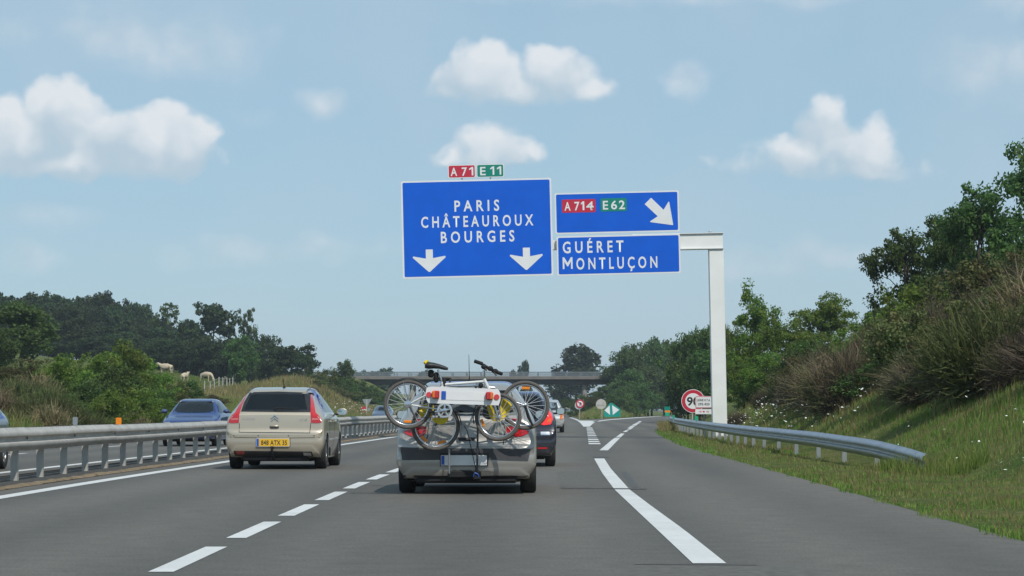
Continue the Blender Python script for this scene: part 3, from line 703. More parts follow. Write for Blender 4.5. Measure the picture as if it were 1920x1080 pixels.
Yd = 262; r, zc = post_sign('nose_marker', 1146.6, Yd, W(0, 769, Yd).z, 'teal gable-shaped exit nose marker with two white triangles'); s = Yd / F; z0 = W(0, 781.6, Yd).z - r.location.z
P_ = lambda x, yy: ((x - 1146.6) * s, W(0, yy, Yd).z - r.location.z)
MB().prism([P_(1132.7, 781.6), P_(1132.7, 770.5), P_(1143.5, 755.8), P_(1147.5, 755.2), P_(1162.5, 766), P_(1163.5, 769), P_(1163, 781.6)], 0, .5).build('body', plain('teal_plastic', (.0, .27, .22), .4, var=.06), r)
MB().prism([P_(1133.3, 769.5), P_(1143.2, 760), P_(1143.8, 777.8)], -.012, -.002).build('white_triangle', M['white_sheet'], r)
MB().prism([P_(1147.6, 759.5), P_(1161, 768.5), P_(1149, 778)], -.012, -.002).build('white_triangle', M['white_sheet'], r)
Yd = 285; r, zc = post_sign('round_sign', 1127, Yd, W(0, 757.8, Yd).z, 'plain grey back of a round sign beside the teal nose marker'); MB().disc((0, zc), 9.5 * Yd / F, 0, .03, 40).build('disc', M['galv_dull'], r); MB().box((0, -.03, zc - .1), (.9, .03, .06)).build('bracket', M['galv_dull'], r); pole(r, .1, zc + .3, .04, .06)
Yd = 300; r, zc = post_sign('no_turn_sign', 1087.7, Yd, W(0, 757, Yd).z, 'small round red-rimmed no left turn sign near the exit nose'); q = 8.0 * Yd / F
MB().disc((-.13, zc - .18), q * .97, .10, .13, 36).build('rear_disc', M['white_sheet'], r)
MB().disc((0, zc), q, 0, .03, 36).build('red_rim', M['sign_red'], r); MB().disc((0, zc), q * .93, -.002, .0, 36).build('rim_edge', M['sign_red'], r); MB().disc((0, zc), q * .68, -.008, -.003, 36).build('face', M['white_sheet'], r)
MB().prism([(-.07, zc - .3), (.03, zc - .3), (.03, zc + .02), (.18, zc - .1), (.2, zc + .03), (.02, zc + .2), (-.2, zc + .16), (-.22, zc + .05), (-.07, zc + .06)], -.013, -.009).build('arrow', M['black'], r)
MB().prism([(-.3, zc + .24), (-.24, zc + .3), (.3, zc - .24), (.24, zc - .3)], -.018, -.014).build('bar', M['sign_red'], r); pole(r, -.06, zc, .04, .16)
for (px, py, Yd, rad_px, lab) in ((665.5, 745.3, 330, 5.4, 'round red no-entry sign on the bank left of the bridge'), (682.5, 768.3, 270, 6.0, 'lower round red no-entry sign behind the triangular sign')):
    r, zc = post_sign('no_entry_sign', px, Yd, W(0, py, Yd).z, lab); q = rad_px * Yd / F
    MB().disc((0, zc), q, 0, .03, 32).build('disc', M['sign_red'], r); MB().box((0, -.006, zc - .02), (q * 1.5, .008, q * .34)).build('white_bar', M['white_sheet'], r); pole(r, 0, zc, .04)
Yd = 262; r, zc = post_sign('triangle_sign', 688, Yd, W(0, 755, Yd).z, 'grey back of a downward pointing triangular sign on a post'); s = Yd / F
MB().prism([(-8.8 * s, zc + 6.7 * s), (8.8 * s, zc + 6.7 * s), (.6 * s, zc - 8 * s), (-.6 * s, zc - 8 * s)], 0, .03).build('plate', M['galv'], r); MB().box((-.03, -.04, zc / 2), (.1, .05, zc + .7)).build('pole', M['galv_dull'], r); MB().box((.2, -.01, zc - .75), (.25, .02, .3)).build('lower_plate', M['galv'], r)

# ------------------------------------------------------------------ bridge
BY = 400.0; br = empty('road_bridge', (0, BY, 0), label='long concrete road bridge with grey railing crossing the motorway', cat='bridge')
zt_ = W(0, 705.5, BY).z; zb_ = W(0, 711.5, BY).z; zu = W(0, 720.5, BY).z
MB().box((-6, 4.5, (zt_ + zb_) / 2), (84, 9.4, zt_ - zb_), bev=.04).build('parapet_slab', plain('weathered_concrete', (.17, .155, .14), .9, var=.2, scale=.5), br)
MB().box((-6, 4.5, (zb_ + zu) / 2), (84, 7.6, zb_ - zu)).build('girder', plain('dark_concrete', (.08, .08, .08), .9, var=.2, scale=.5), br)
rail_m = plain('bridge_railing', (.17, .20, .22), .5, .3, var=.1)
zrt = W(0, 697.6, BY).z
bp = MB().box((0, 0, 0), (.14, .12, zrt - zt_)).mesh('railing_post'); bp.materials.append(rail_m)
for side_y in (.0, 9.0):
    for z in (zrt, zrt - .28, zrt - .5): MB().box((-6, side_y, z), (84, .09, .10 if z == zrt else .07)).build('railing_bar', rail_m, br)
    x = -47.0
    while x < 36: 
        o = link('railing_post', bp, None, br); o.location = (x, side_y, (zrt + zt_) / 2); x += 2.33
for px in (772, 700): 
    x = W(px, 0, BY).x
    for yy in (1.6, 7.4): MB().lathe([(.001, -.2), (.42, -.2), (.42, zu), (.001, zu)], 20, 'z', (x, yy, 0)).build('pier', M['concrete'], br)
for x in (W(1062, 0, BY).x + 3,):
    for yy in (1.6, 7.4): MB().lathe([(.001, -.2), (.42, -.2), (.42, zu), (.001, zu)], 20, 'z', (x, yy, 0)).build('pier', M['concrete'], br)
for x in (-27.5, 35.0): MB().box((x, 4.5, zu / 2), (1.2, 9, zu)).build('abutment', M['concrete'], br)

# ------------------------------------------------------------------ vehicles
def crv(ctrl, per=4):                       # Catmull-Rom through control points
    out = []; n = len(ctrl)
    for i in range(n - 1):
        p0, p1, p2, p3 = ctrl[max(i - 1, 0)], ctrl[i], ctrl[i + 1], ctrl[min(i + 2, n - 1)]
        for k in range(per):
            t = k / per
            out.append(tuple(.5 * (2 * b + (c - a) * t + (2 * a - 5 * b + 4 * c - d) * t * t + (3 * b - a - 3 * c + d) * t ** 3) for a, b, c, d in zip(p0, p1, p2, p3)))
    out.append(tuple(ctrl[-1])); return out
def car_body(ST, paint_mat, cuts, cabin):
    """ST rows: y, z bottom, z belt, z top, half widths at sill, belt and top. Returns final mesh and a tree of the uncut skin"""
    ST = np.array(ST, float); fn = [pchip(ST[:, 0], ST[:, k]) for k in range(1, 7)]
    ys = np.unique(np.concatenate([ST[:, 0], np.linspace(ST[0, 0], ST[0, 0] + .7, 26), np.linspace(ST[0, 0], ST[-1, 0], 46)]))
    rings = []
    for y in ys:
        zb, zs, zt, wb, ws, wt = [float(f(y)) for f in fn]
        c = [(0, zb), (wb - .10, zb), (wb - .01, zb + .05), (ws - .004, zb + .45 * (zs - zb)), (ws, zb + .75 * (zs - zb)), (ws - .025, zs), ((ws * .42 + wt * .58), zs + .52 * (zt - zs)), (wt + .012, zt - .16 * (zt - zs) - .012), (wt - .09, zt - .008), (wt * .45, zt), (0, zt + .004)]
        half = crv(c, 4); ring = half + [(-a, b) for a, b in half[-2:0:-1]]
        rings.append([(a, y, b) for a, b in ring])
    n = len(rings[0]); vs = [p for r in rings for p in r]; fs = []
    for i in range(len(rings) - 1):
        for k in range(n): fs.append((i * n + k, i * n + (k + 1) % n, (i + 1) * n + (k + 1) % n, (i + 1) * n + k))
    h = n // 2
    def cap(base, flip):
        q = []
        for k in range(h):
            a, b, c_, d = base + k, base + k + 1, base + (n - k - 1) % n, base + (n - k) % n
            f = [a, b] + ([c_] if c_ != b else []) + ([d] if d != a and d != c_ else [])
            if len(set(f)) >= 3: q.append(tuple(f) if not flip else tuple(f[::-1]))
        return q
    fs += cap(0, False) + cap((len(rings) - 1) * n, True)
    me = MB().add(vs, fs).mesh('body'); me.materials.append(paint_mat); me.materials.append(cabin)
    bvh = BVHTree.FromPolygons([v.co.copy() for v in me.vertices], [tuple(p.vertices) for p in me.polygons])
    ob = bpy.data.objects.new('tmp', me); COL.objects.link(ob); tmp = [ob]
    for mb in cuts:
        cm = mb.mesh('cut'); cm.materials.append(cabin); co = bpy.data.objects.new('cut', cm); COL.objects.link(co); tmp.append(co)
        md = ob.modifiers.new('b', 'BOOLEAN'); md.operation = 'DIFFERENCE'; md.object = co; md.solver = 'EXACT'
        try: md.material_mode = 'TRANSFER'
        except Exception: pass
    dg = bpy.context.evaluated_depsgraph_get(); dg.update()
    res = bpy.data.meshes.new_from_object(ob.evaluated_get(dg))
    for o in tmp: bpy.data.objects.remove(o)
    res.name = 'body'; return res, bvh
def decal(bvh, poly, axis='y', start=-3.0, off=.004, thick=.006, cuts=3, direction=1):
    """lay a polygon, given in the view plane, onto the car skin as a thin panel"""
    bm = bmesh.new()
    vv = [bm.verts.new((p[0], p[1], 0)) for p in poly]; f = bm.faces.new(vv); bmesh.ops.triangulate(bm, faces=[f])
    bmesh.ops.subdivide_edges(bm, edges=bm.edges[:], cuts=cuts, use_grid_fill=True)
    last = None; miss = []
    for v in bm.verts:
        a, z = v.co.x, v.co.y
        if axis == 'y': o, d = Vector((a, start, z)), Vector((0, direction, 0))
        else: o, d = Vector((start, a, z)), Vector((direction, 0, 0))
        hit = bvh.ray_cast(o, d)
        if hit[0] is None:
            miss.append((v, a, z)); continue
        nn = hit[1]
        if nn.dot(d) > 0: nn = -nn
        v.co = hit[0] + nn * off; last = v.co.copy()
    for v, a, z in miss: 
        nb = [e.other_vert(v).co for e in v.link_edges if all(e.other_vert(v) is not m_[0] for m_ in miss)]
        d0 = (sum(((c.y if axis == 'y' else c.x) for c in nb)) / len(nb)) if nb else ((last.y if axis == 'y' else last.x) if last else 0)
        v.co = (a, d0, z) if axis == 'y' else (d0, a, z)
    for f in bm.faces:
        f.normal_update()
    q = Vector((0, -direction, 0)) if axis == 'y' else Vector((-direction, 0, 0))
    for f in bm.faces:
        if f.normal.dot(q) < 0: f.normal_flip()
    if thick: bmesh.ops.solidify(bm, geom=bm.faces[:], thickness=thick)
    me = bpy.data.meshes.new('panel'); bm.to_mesh(me); bm.free(); return me
def mirror(poly): return [(-a, b) for a, b in poly][::-1]
def dpart(root, bvh, name, poly, mat, both=False, **k):
    out = [link(name, decal(bvh, poly, **k), mat, root, True, 35)]
    if both: out.append(link(name, decal(bvh, mirror(poly), **k), mat, root, True, 35))
    return out[0] if not both else out
def side_part(root, bvh, name, poly, mat, **k):
    for sx in (-1, 1): link(name, decal(bvh, poly, axis='x', start=sx * 3, direction=-sx, **k), mat, root, True, 35)
def wheel(root, x, y, rad=.315, w=.2, rim=True):
    s = 1 if x > 0 else -1
    mb = MB().lathe([(rad * .62, -w / 2 + .015), (rad * .66, -w / 2), (rad * .93, -w / 2), (rad * .985, -w / 2 + .022), (rad, -w / 4), (rad, w / 4), (rad * .985, w / 2 - .022), (rad * .93, w / 2), (rad * .66, w / 2), (rad * .62, w / 2 - .015)], 36, 'x', (0, 0, 0))
    t = mb.build('wheel', M['tyre'], root, True, 40); t.location = (x, y, rad)
    if rim:
        r = MB(); o = s * (w / 2 - .03)
        r.lathe([(.001, o), (rad * .16, o), (rad * .17, o - s * .01), (rad * .2, o - s * .02)], 24, 'x').lathe([(rad * .56, o - s * .03), (rad * .585, o + s * .01), (rad * .645, o + s * .012), (rad * .645, -o)], 32, 'x')
        for k in range(5):
            a = 2 * math.pi * k / 5; r.tube([(o - s * .012, math.cos(a) * rad * .12, math.sin(a) * rad * .12), (o - s * .006, math.cos(a) * rad * .59, math.sin(a) * rad * .59)], [.034, .026], 6)
        r.build('rim', M['rim'], t, True, 35)
    return t
def arches(ylist, rad=.355, hw=.89):
    mb = MB()
    for y in ylist:
        for s in (-1, 1): mb.lathe([(.0005, s * .52), (rad, s * .52), (rad, s * 1.3), (.0005, s * 1.3)], 28, 'x', (0, y, .31))
    return mb
def car_mirror(root, x, y, z, mat, w=.2, h=.13, glassside=-1):
    s = 1 if x > 0 else -1
    o = MB().tube([(0, -.055, 0), (0, -.05, 0), (0, 0, 0), (0, .05, 0), (0, .08, 0)], [(h * .44, w * .44), (h * .5, w * .5), (h * .5, w * .5), (h * .36, w * .38), (h * .08, w * .1)], 16).build('door_mirror', mat, root, True, 50)
    o.location = (x, y, z)
    MB().prism(rrect(0, 0, w * .8, h * .78, h * .3), -.062, -.056).build('mirror_glass', M['mirror'], o)
    MB().box((-s * w * .55, .02, -h * .3), (w * .5, .04, h * .25), bev=.008).build('mirror_arm', M['black'], o)
    return o
def headrests(root, y, z, xs=(-.36, .36), w=.27, h=.17, seat=True):
    for x in xs:
        o = MB().box((x, y, z), (w, .1, h), bev=.035).build('headrest', M['cabin'], root, True, 60)
        if seat: MB().box((x, y + .02, z - .36), (w * 1.75, .16, .56), bev=.06).build('seat_back', M['cabin'], root, True, 60)

def seamline(root, bv_, pts, w=.008, name='panel_gap', mat=None):
    for (a, b) in zip(pts[:-1], pts[1:]):
        d = Vector((b[0] - a[0], b[1] - a[1])); n = Vector((-d.y, d.x)).normalized() * w / 2
        dpart(root, bv_, name, [(a[0] - n.x, a[1] - n.y), (b[0] - n.x, b[1] - n.y), (b[0] + n.x, b[1] + n.y), (a[0] + n.x, a[1] + n.y)], mat or M['blackmatt'], off=.003, thick=.003, cuts=4)
# --- champagne hatchback in the left lane
D = 44.5; cx = (514.5 - 960) * D / F
c4 = empty('hatchback_car', (cx, D, 0), -R(1.1), 'champagne beige hatchback with boomerang tail lights driving in the left lane', 'car')
def q4(a, b): return ((a - 620) / 562., (968 - b) / 562.)
champagne = paint('champagne_paint', (.50, .44, .345), .45, .36)
ST4 = [(0, .40, .55, .655, .70, .775, .72), (.02, .31, .58, .70, .78, .85, .80), (.05, .27, .62, .735, .81, .875, .84), (.075, .25, .64, .745, .82, .884, .84), (.095, .24, .78, .985, .82, .886, .78), (.15, .22, .90, 1.055, .82, .888, .70), (.30, .21, .95, 1.20, .82, .888, .635), (.47, .20, .97, 1.365, .82, .888, .565), (.56, .20, .97, 1.425, .82, .888, .555), (.75, .19, .97, 1.462, .83, .888, .56), (1.3, .18, .97, 1.492, .83, .888, .575), (2.0, .18, .96, 1.485, .83, .888, .585), (2.55, .18, .95, 1.41, .83, .888, .58), (3.1, .18, .93, 1.10, .83, .886, .66), (3.3, .18, .89, 1.005, .83, .886, .74), (3.85, .18, .74, .86, .82, .87, .72), (4.12, .20, .62, .72, .76, .80, .66), (4.24, .28, .50, .58, .62, .66, .55)]
rw = [q4(345, 194), q4(628, 189), q4(948, 199), q4(965, 280), q4(975, 378), q4(620, 376), q4(284, 372), q4(305, 290)]
inner = [(-.485, 1.362), (.485, 1.362), (.575, 1.075), (-.575, 1.075)]
sidew = [(.80, 1.03), (.98, 1.25), (1.25, 1.345), (1.75, 1.385), (2.2, 1.36), (2.55, 1.28), (2.98, 1.03)]
def side_cut(poly): 
    mb = MB(); n = len(poly)
    vs = [(s * 1.3, p[0], p[1]) for s in (-1, 1) for p in poly]
    return mb.add(vs, [tuple(range(n)), tuple(range(2 * n - 1, n - 1, -1))] + [(i, i + n, (i + 1) % n + n, (i + 1) % n) for i in range(n)])
body, bv = car_body(ST4, champagne, [MB().prism(inner, -1, 3.25), side_cut(sidew), arches((.72, 3.33))], M['cabin'])
link('body', body, None, c4, True, 32)
dpart(c4, bv, 'rear_window', rw, M['glass'], off=.006, thick=.004)
fo_ = [q4(333, 184), q4(628, 177), q4(962, 189), q4(978, 290), q4(989, 388), q4(620, 386), q4(270, 382), q4(288, 290)]
fi_ = [(-.485, 1.362), (0, 1.362), (.485, 1.362), (.53, 1.22), (.575, 1.075), (0, 1.075), (-.575, 1.075), (-.53, 1.22)]
for i in range(8): dpart(c4, bv, 'window_surround', [fo_[i], fo_[(i + 1) % 8], fi_[(i + 1) % 8], fi_[i]], M['black'], off=.004, thick=.003, cuts=5)
side_part(c4, bv, 'side_window', sidew, M['glass'], off=.003, thick=.003, cuts=9)
link('windscreen', decal(bv, [(-.56, 1.09), (.56, 1.09), (.47, 1.38), (-.47, 1.38)], start=6, direction=-1, off=.003, thick=.003), M['glass_clear'], c4, True, 35)
tl = [q4(946, 202), q4(966, 300), q4(977, 380), q4(985, 440), q4(987, 496), q4(1050, 498), q4(1088, 496), q4(1084, 458), q4(1060, 425), q4(1028, 393), q4(1010, 340), q4(990, 280), q4(966, 222)]
dpart(c4, bv, 'tail_light', tl, M['red_lens'], True, off=.010, thick=.008)
pinkl = plain('pale_red_lens', (.62, .16, .15), .15, var=.1, coat=1)
dpart(c4, bv, 'reversing_lens', [q4(996, 448), q4(1076, 450), q4(1082, 466), q4(996, 466)], pinkl, True, off=.014, thick=.004)
# tailgate outline, bumper seam
seamline(c4, bv, [q4(258, 500), q4(260, 590), q4(620, 594), q4(978, 598), q4(984, 500)], .010)
seamline(c4, bv, [q4(165, 640), q4(437, 646)], .007); seamline(c4, bv, [q4(775, 648), q4(1082, 644)], .007)
dpart(c4, bv, 'plate_recess', [q4(432, 646), q4(782, 648), q4(782, 742), q4(432, 740)], M['trim'], off=.002, thick=.002)
def plate(root, poly_c, w, h, y, face, txt=None, blue=True, tcol='black', rot=0):
    o = MB().prism(rrect(0, 0, w, h, .01), -.012, 0).build('licence_plate', M['plate_white'], root); o.location = (poly_c[0], y, poly_c[1]); o.rotation_euler = (0, rot, 0)
    MB().prism(rrect(.02 if blue else 0, 0, w - (.055 if blue else .015), h - .015, .006), -.015, -.0125).build('plate_face', M[face], o)
    if blue: MB().prism(rrect(-w / 2 + .026, 0, .04, h - .015, .004), -.0155, -.0125).build('country_band', M['plate_blue'], o)
    if txt: text_mesh(txt, 'lettering', M[tcol], o, .022, 0, w * .78, h * .58, y=-.0185, bold=.012, spacing=1.05)
    return o
pc = q4(606, 694); plate(c4, pc, .60, .148, -.016, 'plate_yellow', '848 ATX 35')
# chevron badge, lettering, handle, sensors
for dz in (0, -.046):
    MB().prism([(-.066, -.03 + dz), (0, .03 + dz), (.066, -.03 + dz), (.066, -.052 + dz), (0, .004 + dz), (-.066, -.052 + dz)], -.012, .03).build('chevron', M['chrome'], c4).location = (q4(618, 0)[0], .082, q4(0, 425)[1])
text_mesh('CITROËN', 'lettering', M['chrome'], c4, q4(355, 0)[0], q4(0, 447)[1], .225, .026, y=.066, bold=.01, spacing=1.3)
text_mesh('C4', 'lettering', M['chrome'], c4, q4(912, 0)[0], q4(0, 456)[1], .13, .032, y=.066, bold=.01, spacing=1.3)
dpart(c4, bv, 'handle_recess', [q4(567, 530), q4(600, 528), q4(660, 528), q4(661, 552), q4(645, 560), q4(585, 560), q4(568, 552)], M['trim'], off=.002, thick=.002)
MB().box((0, 0, 0), (.165, .045, .045), bev=.018).build('tailgate_handle', champagne, c4, True, 60).location = (q4(614, 0)[0], .075, q4(0, 529)[1])
for zx in (208, 455, 763, 1022):
    p = q4(zx, 626); o = MB().lathe([(.001, -.006), (.011, -.004), (.012, .01)], 12, 'y'); hit = bv.ray_cast(Vector((p[0], -3, p[1])), Vector((0, 1, 0)))
    o.build('parking_sensor', M['black'], c4, True).location = (p[0], hit[0].y if hit[0] else .03, p[1])
dpart(c4, bv, 'lower_valance', [q4(205, 778), q4(620, 782), q4(998, 786), q4(1010, 832), q4(820, 842), q4(620, 842), q4(400, 842), q4(215, 828)], M['black'], off=.006, thick=.004)
dpart(c4, bv, 'fog_lamp', [q4(228, 782), q4(315, 782), q4(318, 818), q4(228, 815)], plain('dark_red_lens', (.2, .02, .015), .2, var=.1, coat=1), off=.014, thick=.006)
dpart(c4, bv, 'exhaust_trim', [q4(912, 795), q4(988, 797), q4(996, 822), q4(915, 822)], M['steel'], off=.014, thick=.006)
MB().tube([q4(600, 735)[0:1] + (-.06, q4(0, 735)[1]), q4(600, 0)[0:1] + (-.07, q4(0, 770)[1]), q4(606, 0)[0:1] + (-.02, .24), (q4(608, 0)[0], .1, .20)], [.03, .02, .022, .025], 10).build('tow_bar', M['blackmatt'], c4, True)
MB().box((0, .55, .22), (1.2, .9, .14), bev=.03).build('underbody', M['blackmatt'], c4)
MB().box((0, 2.1, .19), (1.3, 3.3, .1), bev=.02).build('floor_pan', M['blackmatt'], c4)
for yy in (.72, 3.33):
    for sx in (-1, 1): wheel(c4, sx * .775, yy, .316, .205)
for sx in (-1, 1): car_mirror(c4, sx * .985, 2.75, 1.035, champagne, .2, .14)
headrests(c4, 1.05, 1.17, (-.35, .35)); headrests(c4, 2.0, 1.22, (-.36, .36), .24, .16)
MB().tube([q4(610, 0)[0:1] + (.13, q4(0, 358)[1]), (.06, .10, q4(0, 345)[1]), q4(855, 0)[0:1] + (.12, q4(0, 352)[1])], [.018, .016, .008], 6).build('rear_wiper', M['blackmatt'], c4, True)
MB().lathe([(.035, 0), (.028, .03), (.008, .05), (.006, .09)], 12, 'z', (.07, .95, 1.462)).build('antenna_base', M['blackmatt'], c4, True)
MB().tube([(.07, .95, 1.5), (.07, .60, 1.78)], [.006, .003], 6).build('antenna', M['blackmatt'], c4)
for sx in (-1, 1): 
    MB().tube([(sx * .535, .62, 1.44), (sx * .55, 1.2, 1.488), (sx * .565, 2.0, 1.482), (sx * .56, 2.5, 1.425)], .008, 6).build('roof_gutter', M['trim'], c4)
    seam_y = [(.86, 1.0), (1.0, .3)]
    for yy in (1.15, 2.1): link('door_gap', decal(bv, [(yy - .005, .30), (yy + .005, .30), (yy + .005, .99), (yy - .005, .99)], axis='x', start=sx * 3, direction=-sx, off=.002, thick=.002, cuts=5), M['blackmatt'], c4)
    for yy in (1.28, 2.25):
        hit = bv.ray_cast(Vector((sx * 3, yy, .86)), Vector((-sx, 0, 0))); MB().box((0, 0, 0), (.04, .16, .035), bev=.012).build('door_handle', champagne, c4, True, 60).location = (hit[0].x + sx * .012, yy, .86)
MB().box((.90, 1.05, .31), (.03, .10, .16), bev=.01).build('mud_flap', M['blackmatt'], c4)

# --- silver estate carrying the bicycles
D = 31.45; cx = (874.3 - 960) * D / F; MGX, MGY = cx, D
mg = empty('hatchback_car', (cx, D, 0), -R(.6), 'silver grey hatchback carrying two bicycles on a tow-bar rack', 'car')
def qm(a, b): return ((a - 702) / 531., (1033 - b) / 531.)
silver = paint('silver_grey_paint', (.39, .375, .35), .5, .34)
STM = [(0, .30, .50, .615, .70, .80, .74), (.02, .24, .52, .63, .78, .86, .82), (.05, .215, .54, .645, .81, .885, .85), (.08, .20, .60, .72, .82, .89, .84), (.12, .20, .74, .93, .82, .89, .79), (.18, .19, .86, 1.02, .82, .89, .73), (.32, .18, .92, 1.16, .82, .89, .665), (.50, .18, .94, 1.33, .82, .89, .61), (.62, .18, .94, 1.40, .82, .89, .60), (.9, .18, .95, 1.435, .83, .89, .60), (1.4, .18, .95, 1.455, .83, .89, .605), (2.0, .18, .94, 1.45, .83, .89, .605), (2.55, .18, .93, 1.38, .83, .89, .6), (3.1, .18, .92, 1.08, .83, .888, .68), (3.3, .18, .88, .98, .83, .886, .74), (3.85, .18, .74, .85, .82, .87, .72), (4.1, .20, .62, .72, .76, .80, .66), (4.21, .28, .50, .58, .62, .66, .55)]
innm = [(-.52, 1.33), (.52, 1.33), (.60, 1.04), (-.60, 1.04)]
sidem = [(.78, .99), (.95, 1.22), (1.25, 1.32), (1.75, 1.355), (2.2, 1.33), (2.55, 1.25), (2.98, 1.0)]
body, bv = car_body(STM, silver, [MB().prism(innm, -1, 3.05), side_cut(sidem), arches((.70, 3.32))], M['cabin'])
link('body', body, None, mg, True, 32)
dpart(mg, bv, 'rear_window', [(-.555, 1.345), (.555, 1.345), (.655, 1.01), (0, .995), (-.655, 1.01)], M['glass'], off=.006, thick=.004)
side_part(mg, bv, 'side_window', sidem, M['glass'], off=.003, thick=.003)
link('windscreen', decal(bv, [(-.56, 1.06), (.56, 1.06), (.47, 1.35), (-.47, 1.35)], start=6, direction=-1, off=.003, thick=.003), M['glass_clear'], mg, True, 35)
dpart(mg, bv, 'tail_light', [qm(975, 578), qm(1010, 572), qm(1090, 596), qm(1126, 606), qm(1120, 622), qm(1080, 640), qm(1030, 645), qm(995, 640), qm(972, 612)], M['red_lens'], True, off=.012, thick=.008)
dpart(mg, bv, 'upper_tail_light', [qm(1000, 520), qm(1050, 524), qm(1062, 560), qm(1010, 556)], M['red_lens'], True, off=.010, thick=.006)
dpart(mg, bv, 'bumper_strip', [qm(255, 716), qm(480, 720), qm(702, 722), qm(930, 722), qm(1135, 724), qm(1120, 805), qm(930, 800), qm(702, 798), qm(480, 800), qm(270, 802)], M['trim'], off=.010, thick=.010)
dpart(mg, bv, 'lower_valance', [qm(262, 905), qm(700, 908), qm(1120, 905), qm(1060, 950), qm(700, 952), qm(340, 950)], M['black'], off=.006, thick=.006)
dpart(mg, bv, 'plate_recess', [qm(520, 752), qm(855, 752), qm(850, 842), qm(525, 842)], M['black'], off=.018, thick=.008)
plate(mg, qm(686, 802), .585, .13, -.03, 'plate_white', None)
seamline(mg, bv, [qm(430, 700), qm(445, 560), qm(470, 480)], .010); seamline(mg, bv, [qm(950, 710), qm(965, 600), qm(935, 480)], .010)
dpart(mg, bv, 'handle_recess', [qm(640, 650), qm(765, 650), qm(750, 672), qm(655, 672)], M['black'], off=.004, thick=.004)
MB().box((0, .5, .20), (1.3, .9, .12), bev=.03).build('underbody', M['blackmatt'], mg); MB().box((0, 2.1, .19), (1.3, 3.2, .1), bev=.02).build('floor_pan', M['blackmatt'], mg)
for yy in (.70, 3.32):
    for sx in (-1, 1): wheel(mg, sx * .785, yy, .315, .205)
mbase = M['black']
for sx in (-1, 1): car_mirror(mg, sx * .955, 2.75, 1.01, mbase, .19, .135)
headrests(mg, 1.05, 1.13, (-.35, .35)); headrests(mg, 2.0, 1.19, (-.36, .36), .24, .16)
MB().lathe([(.03, 0), (.024, .03), (.008, .05), (.006, .08)], 12, 'z', (.01, 1.05, 1.435)).build('antenna_base', M['blackmatt'], mg, True)
MB().tube([(.01, 1.05, 1.48), (.01, .82, 1.80)], [.006, .003], 6).build('antenna', M['blackmatt'], mg)

# --- rack on the tow bar
BS = 539.0
def qb(a, b, y=-.3): return Vector(((a - 702) / BS, y, (1031 - b) / BS))
rk = empty('bicycle_rack', (MGX, MGY, 0), -R(.6), 'steel tow-bar bicycle rack with white lighting board behind the silver hatchback', 'rack')
MB().tube([qb(588, 885, -.14), qb(588, 720, -.16)], .012, 8).build('support_bar', M['galv'], rk, True)
MB().tube([qb(775, 930, -.10), qb(778, 850, -.16), qb(782, 700, -.22), qb(785, 400, -.26), qb(770, 290, -.25)], .013, 8).build('mast', M['trim'], rk, True)
MB().tube([qb(520, 300, -.22), qb(770, 285, -.25), qb(900, 300, -.22)], .014, 8).build('cross_bar', M['galv'], rk, True)
for (a, b) in ((540, 285), (830, 285)): MB().tube([qb(a, b, -.05), qb(a, b, -.5)], .014, 8).build('carrier_arm', M['galv'], rk, True)
MB().box(qb(775, 905, -.08), (.10, .16, .10), bev=.02).build('coupling', M['blackmatt'], rk)
MB().box(qb(690, 893, .02), (.42, .14, .10), bev=.02).build('tow_bar', M['blackmatt'], rk)
MB().tube([qb(690, 560, -.1), qb(712, 600, -.12), qb(735, 700, -.14), qb(748, 760, -.14), qb(770, 860, -.14), qb(760, 910, -.14)], .006, 6).build('cable', M['blackmatt'], rk)
MB().tube([qb(752, 905, -.15), qb(765, 880, -.17), qb(785, 890, -.17), qb(790, 915, -.15)], .008, 6).build('cable_plug', M['plate_blue'], rk)
# lighting board: clipped-corner white board, its plate and lamps
BYD = -.66; bc = qb(690, 357, BYD)
board = MB().prism(crv([(-.455, .09), (-.468, 0), (-.44, -.085), (-.41, -.105)], 3)[:-1] + [(.44, -.105)] + crv([(.445, -.105), (.468, -.04), (.462, .05), (.43, .098)], 3) + [(-.40, .106)], 0, .02).build('light_board', M['white_sheet'], rk)
board.location = bc; board.rotation_euler = (0, R(1.6), 0)
def onb(a, b): 
    p = qb(a, b, 0) - qb(690, 357, 0); t = R(1.6); return (p.x * math.cos(t) - p.z * math.sin(t), p.x * math.sin(t) + p.z * math.cos(t))
for a, b in ((461, 348), (917, 364)): 
    c = onb(a, b); MB().disc(c, .034, -.012, 0, 24).build('round_reflector', plain('pinkish_red_reflector', (.62, .05, .06), .25, var=.06, coat=.5), board)
for a, b, sw in ((508, 348, -1), (868, 357, 1)):
    c = onb(a, b); l = MB().box((c[0], -.03, c[1]), (.090, .06, .098), bev=.012).build('lamp_unit', M['red_lens'], board)
    MB().box((c[0] + sw * .026, -.034, c[1]), (.044, .062, .094), bev=.012).build('indicator_lens', M['amber_lens'], l)
c = onb(560, 353); MB().prism(rrect(c[0], c[1], .055, .105, .006), -.006, -.001).build('country_band', M['plate_blue'], board)
c = onb(705, 357); MB().prism(rrect(c[0], c[1], .475, .11, .006), -.004, -.001).build('plate_face', M['plate_white'], board)

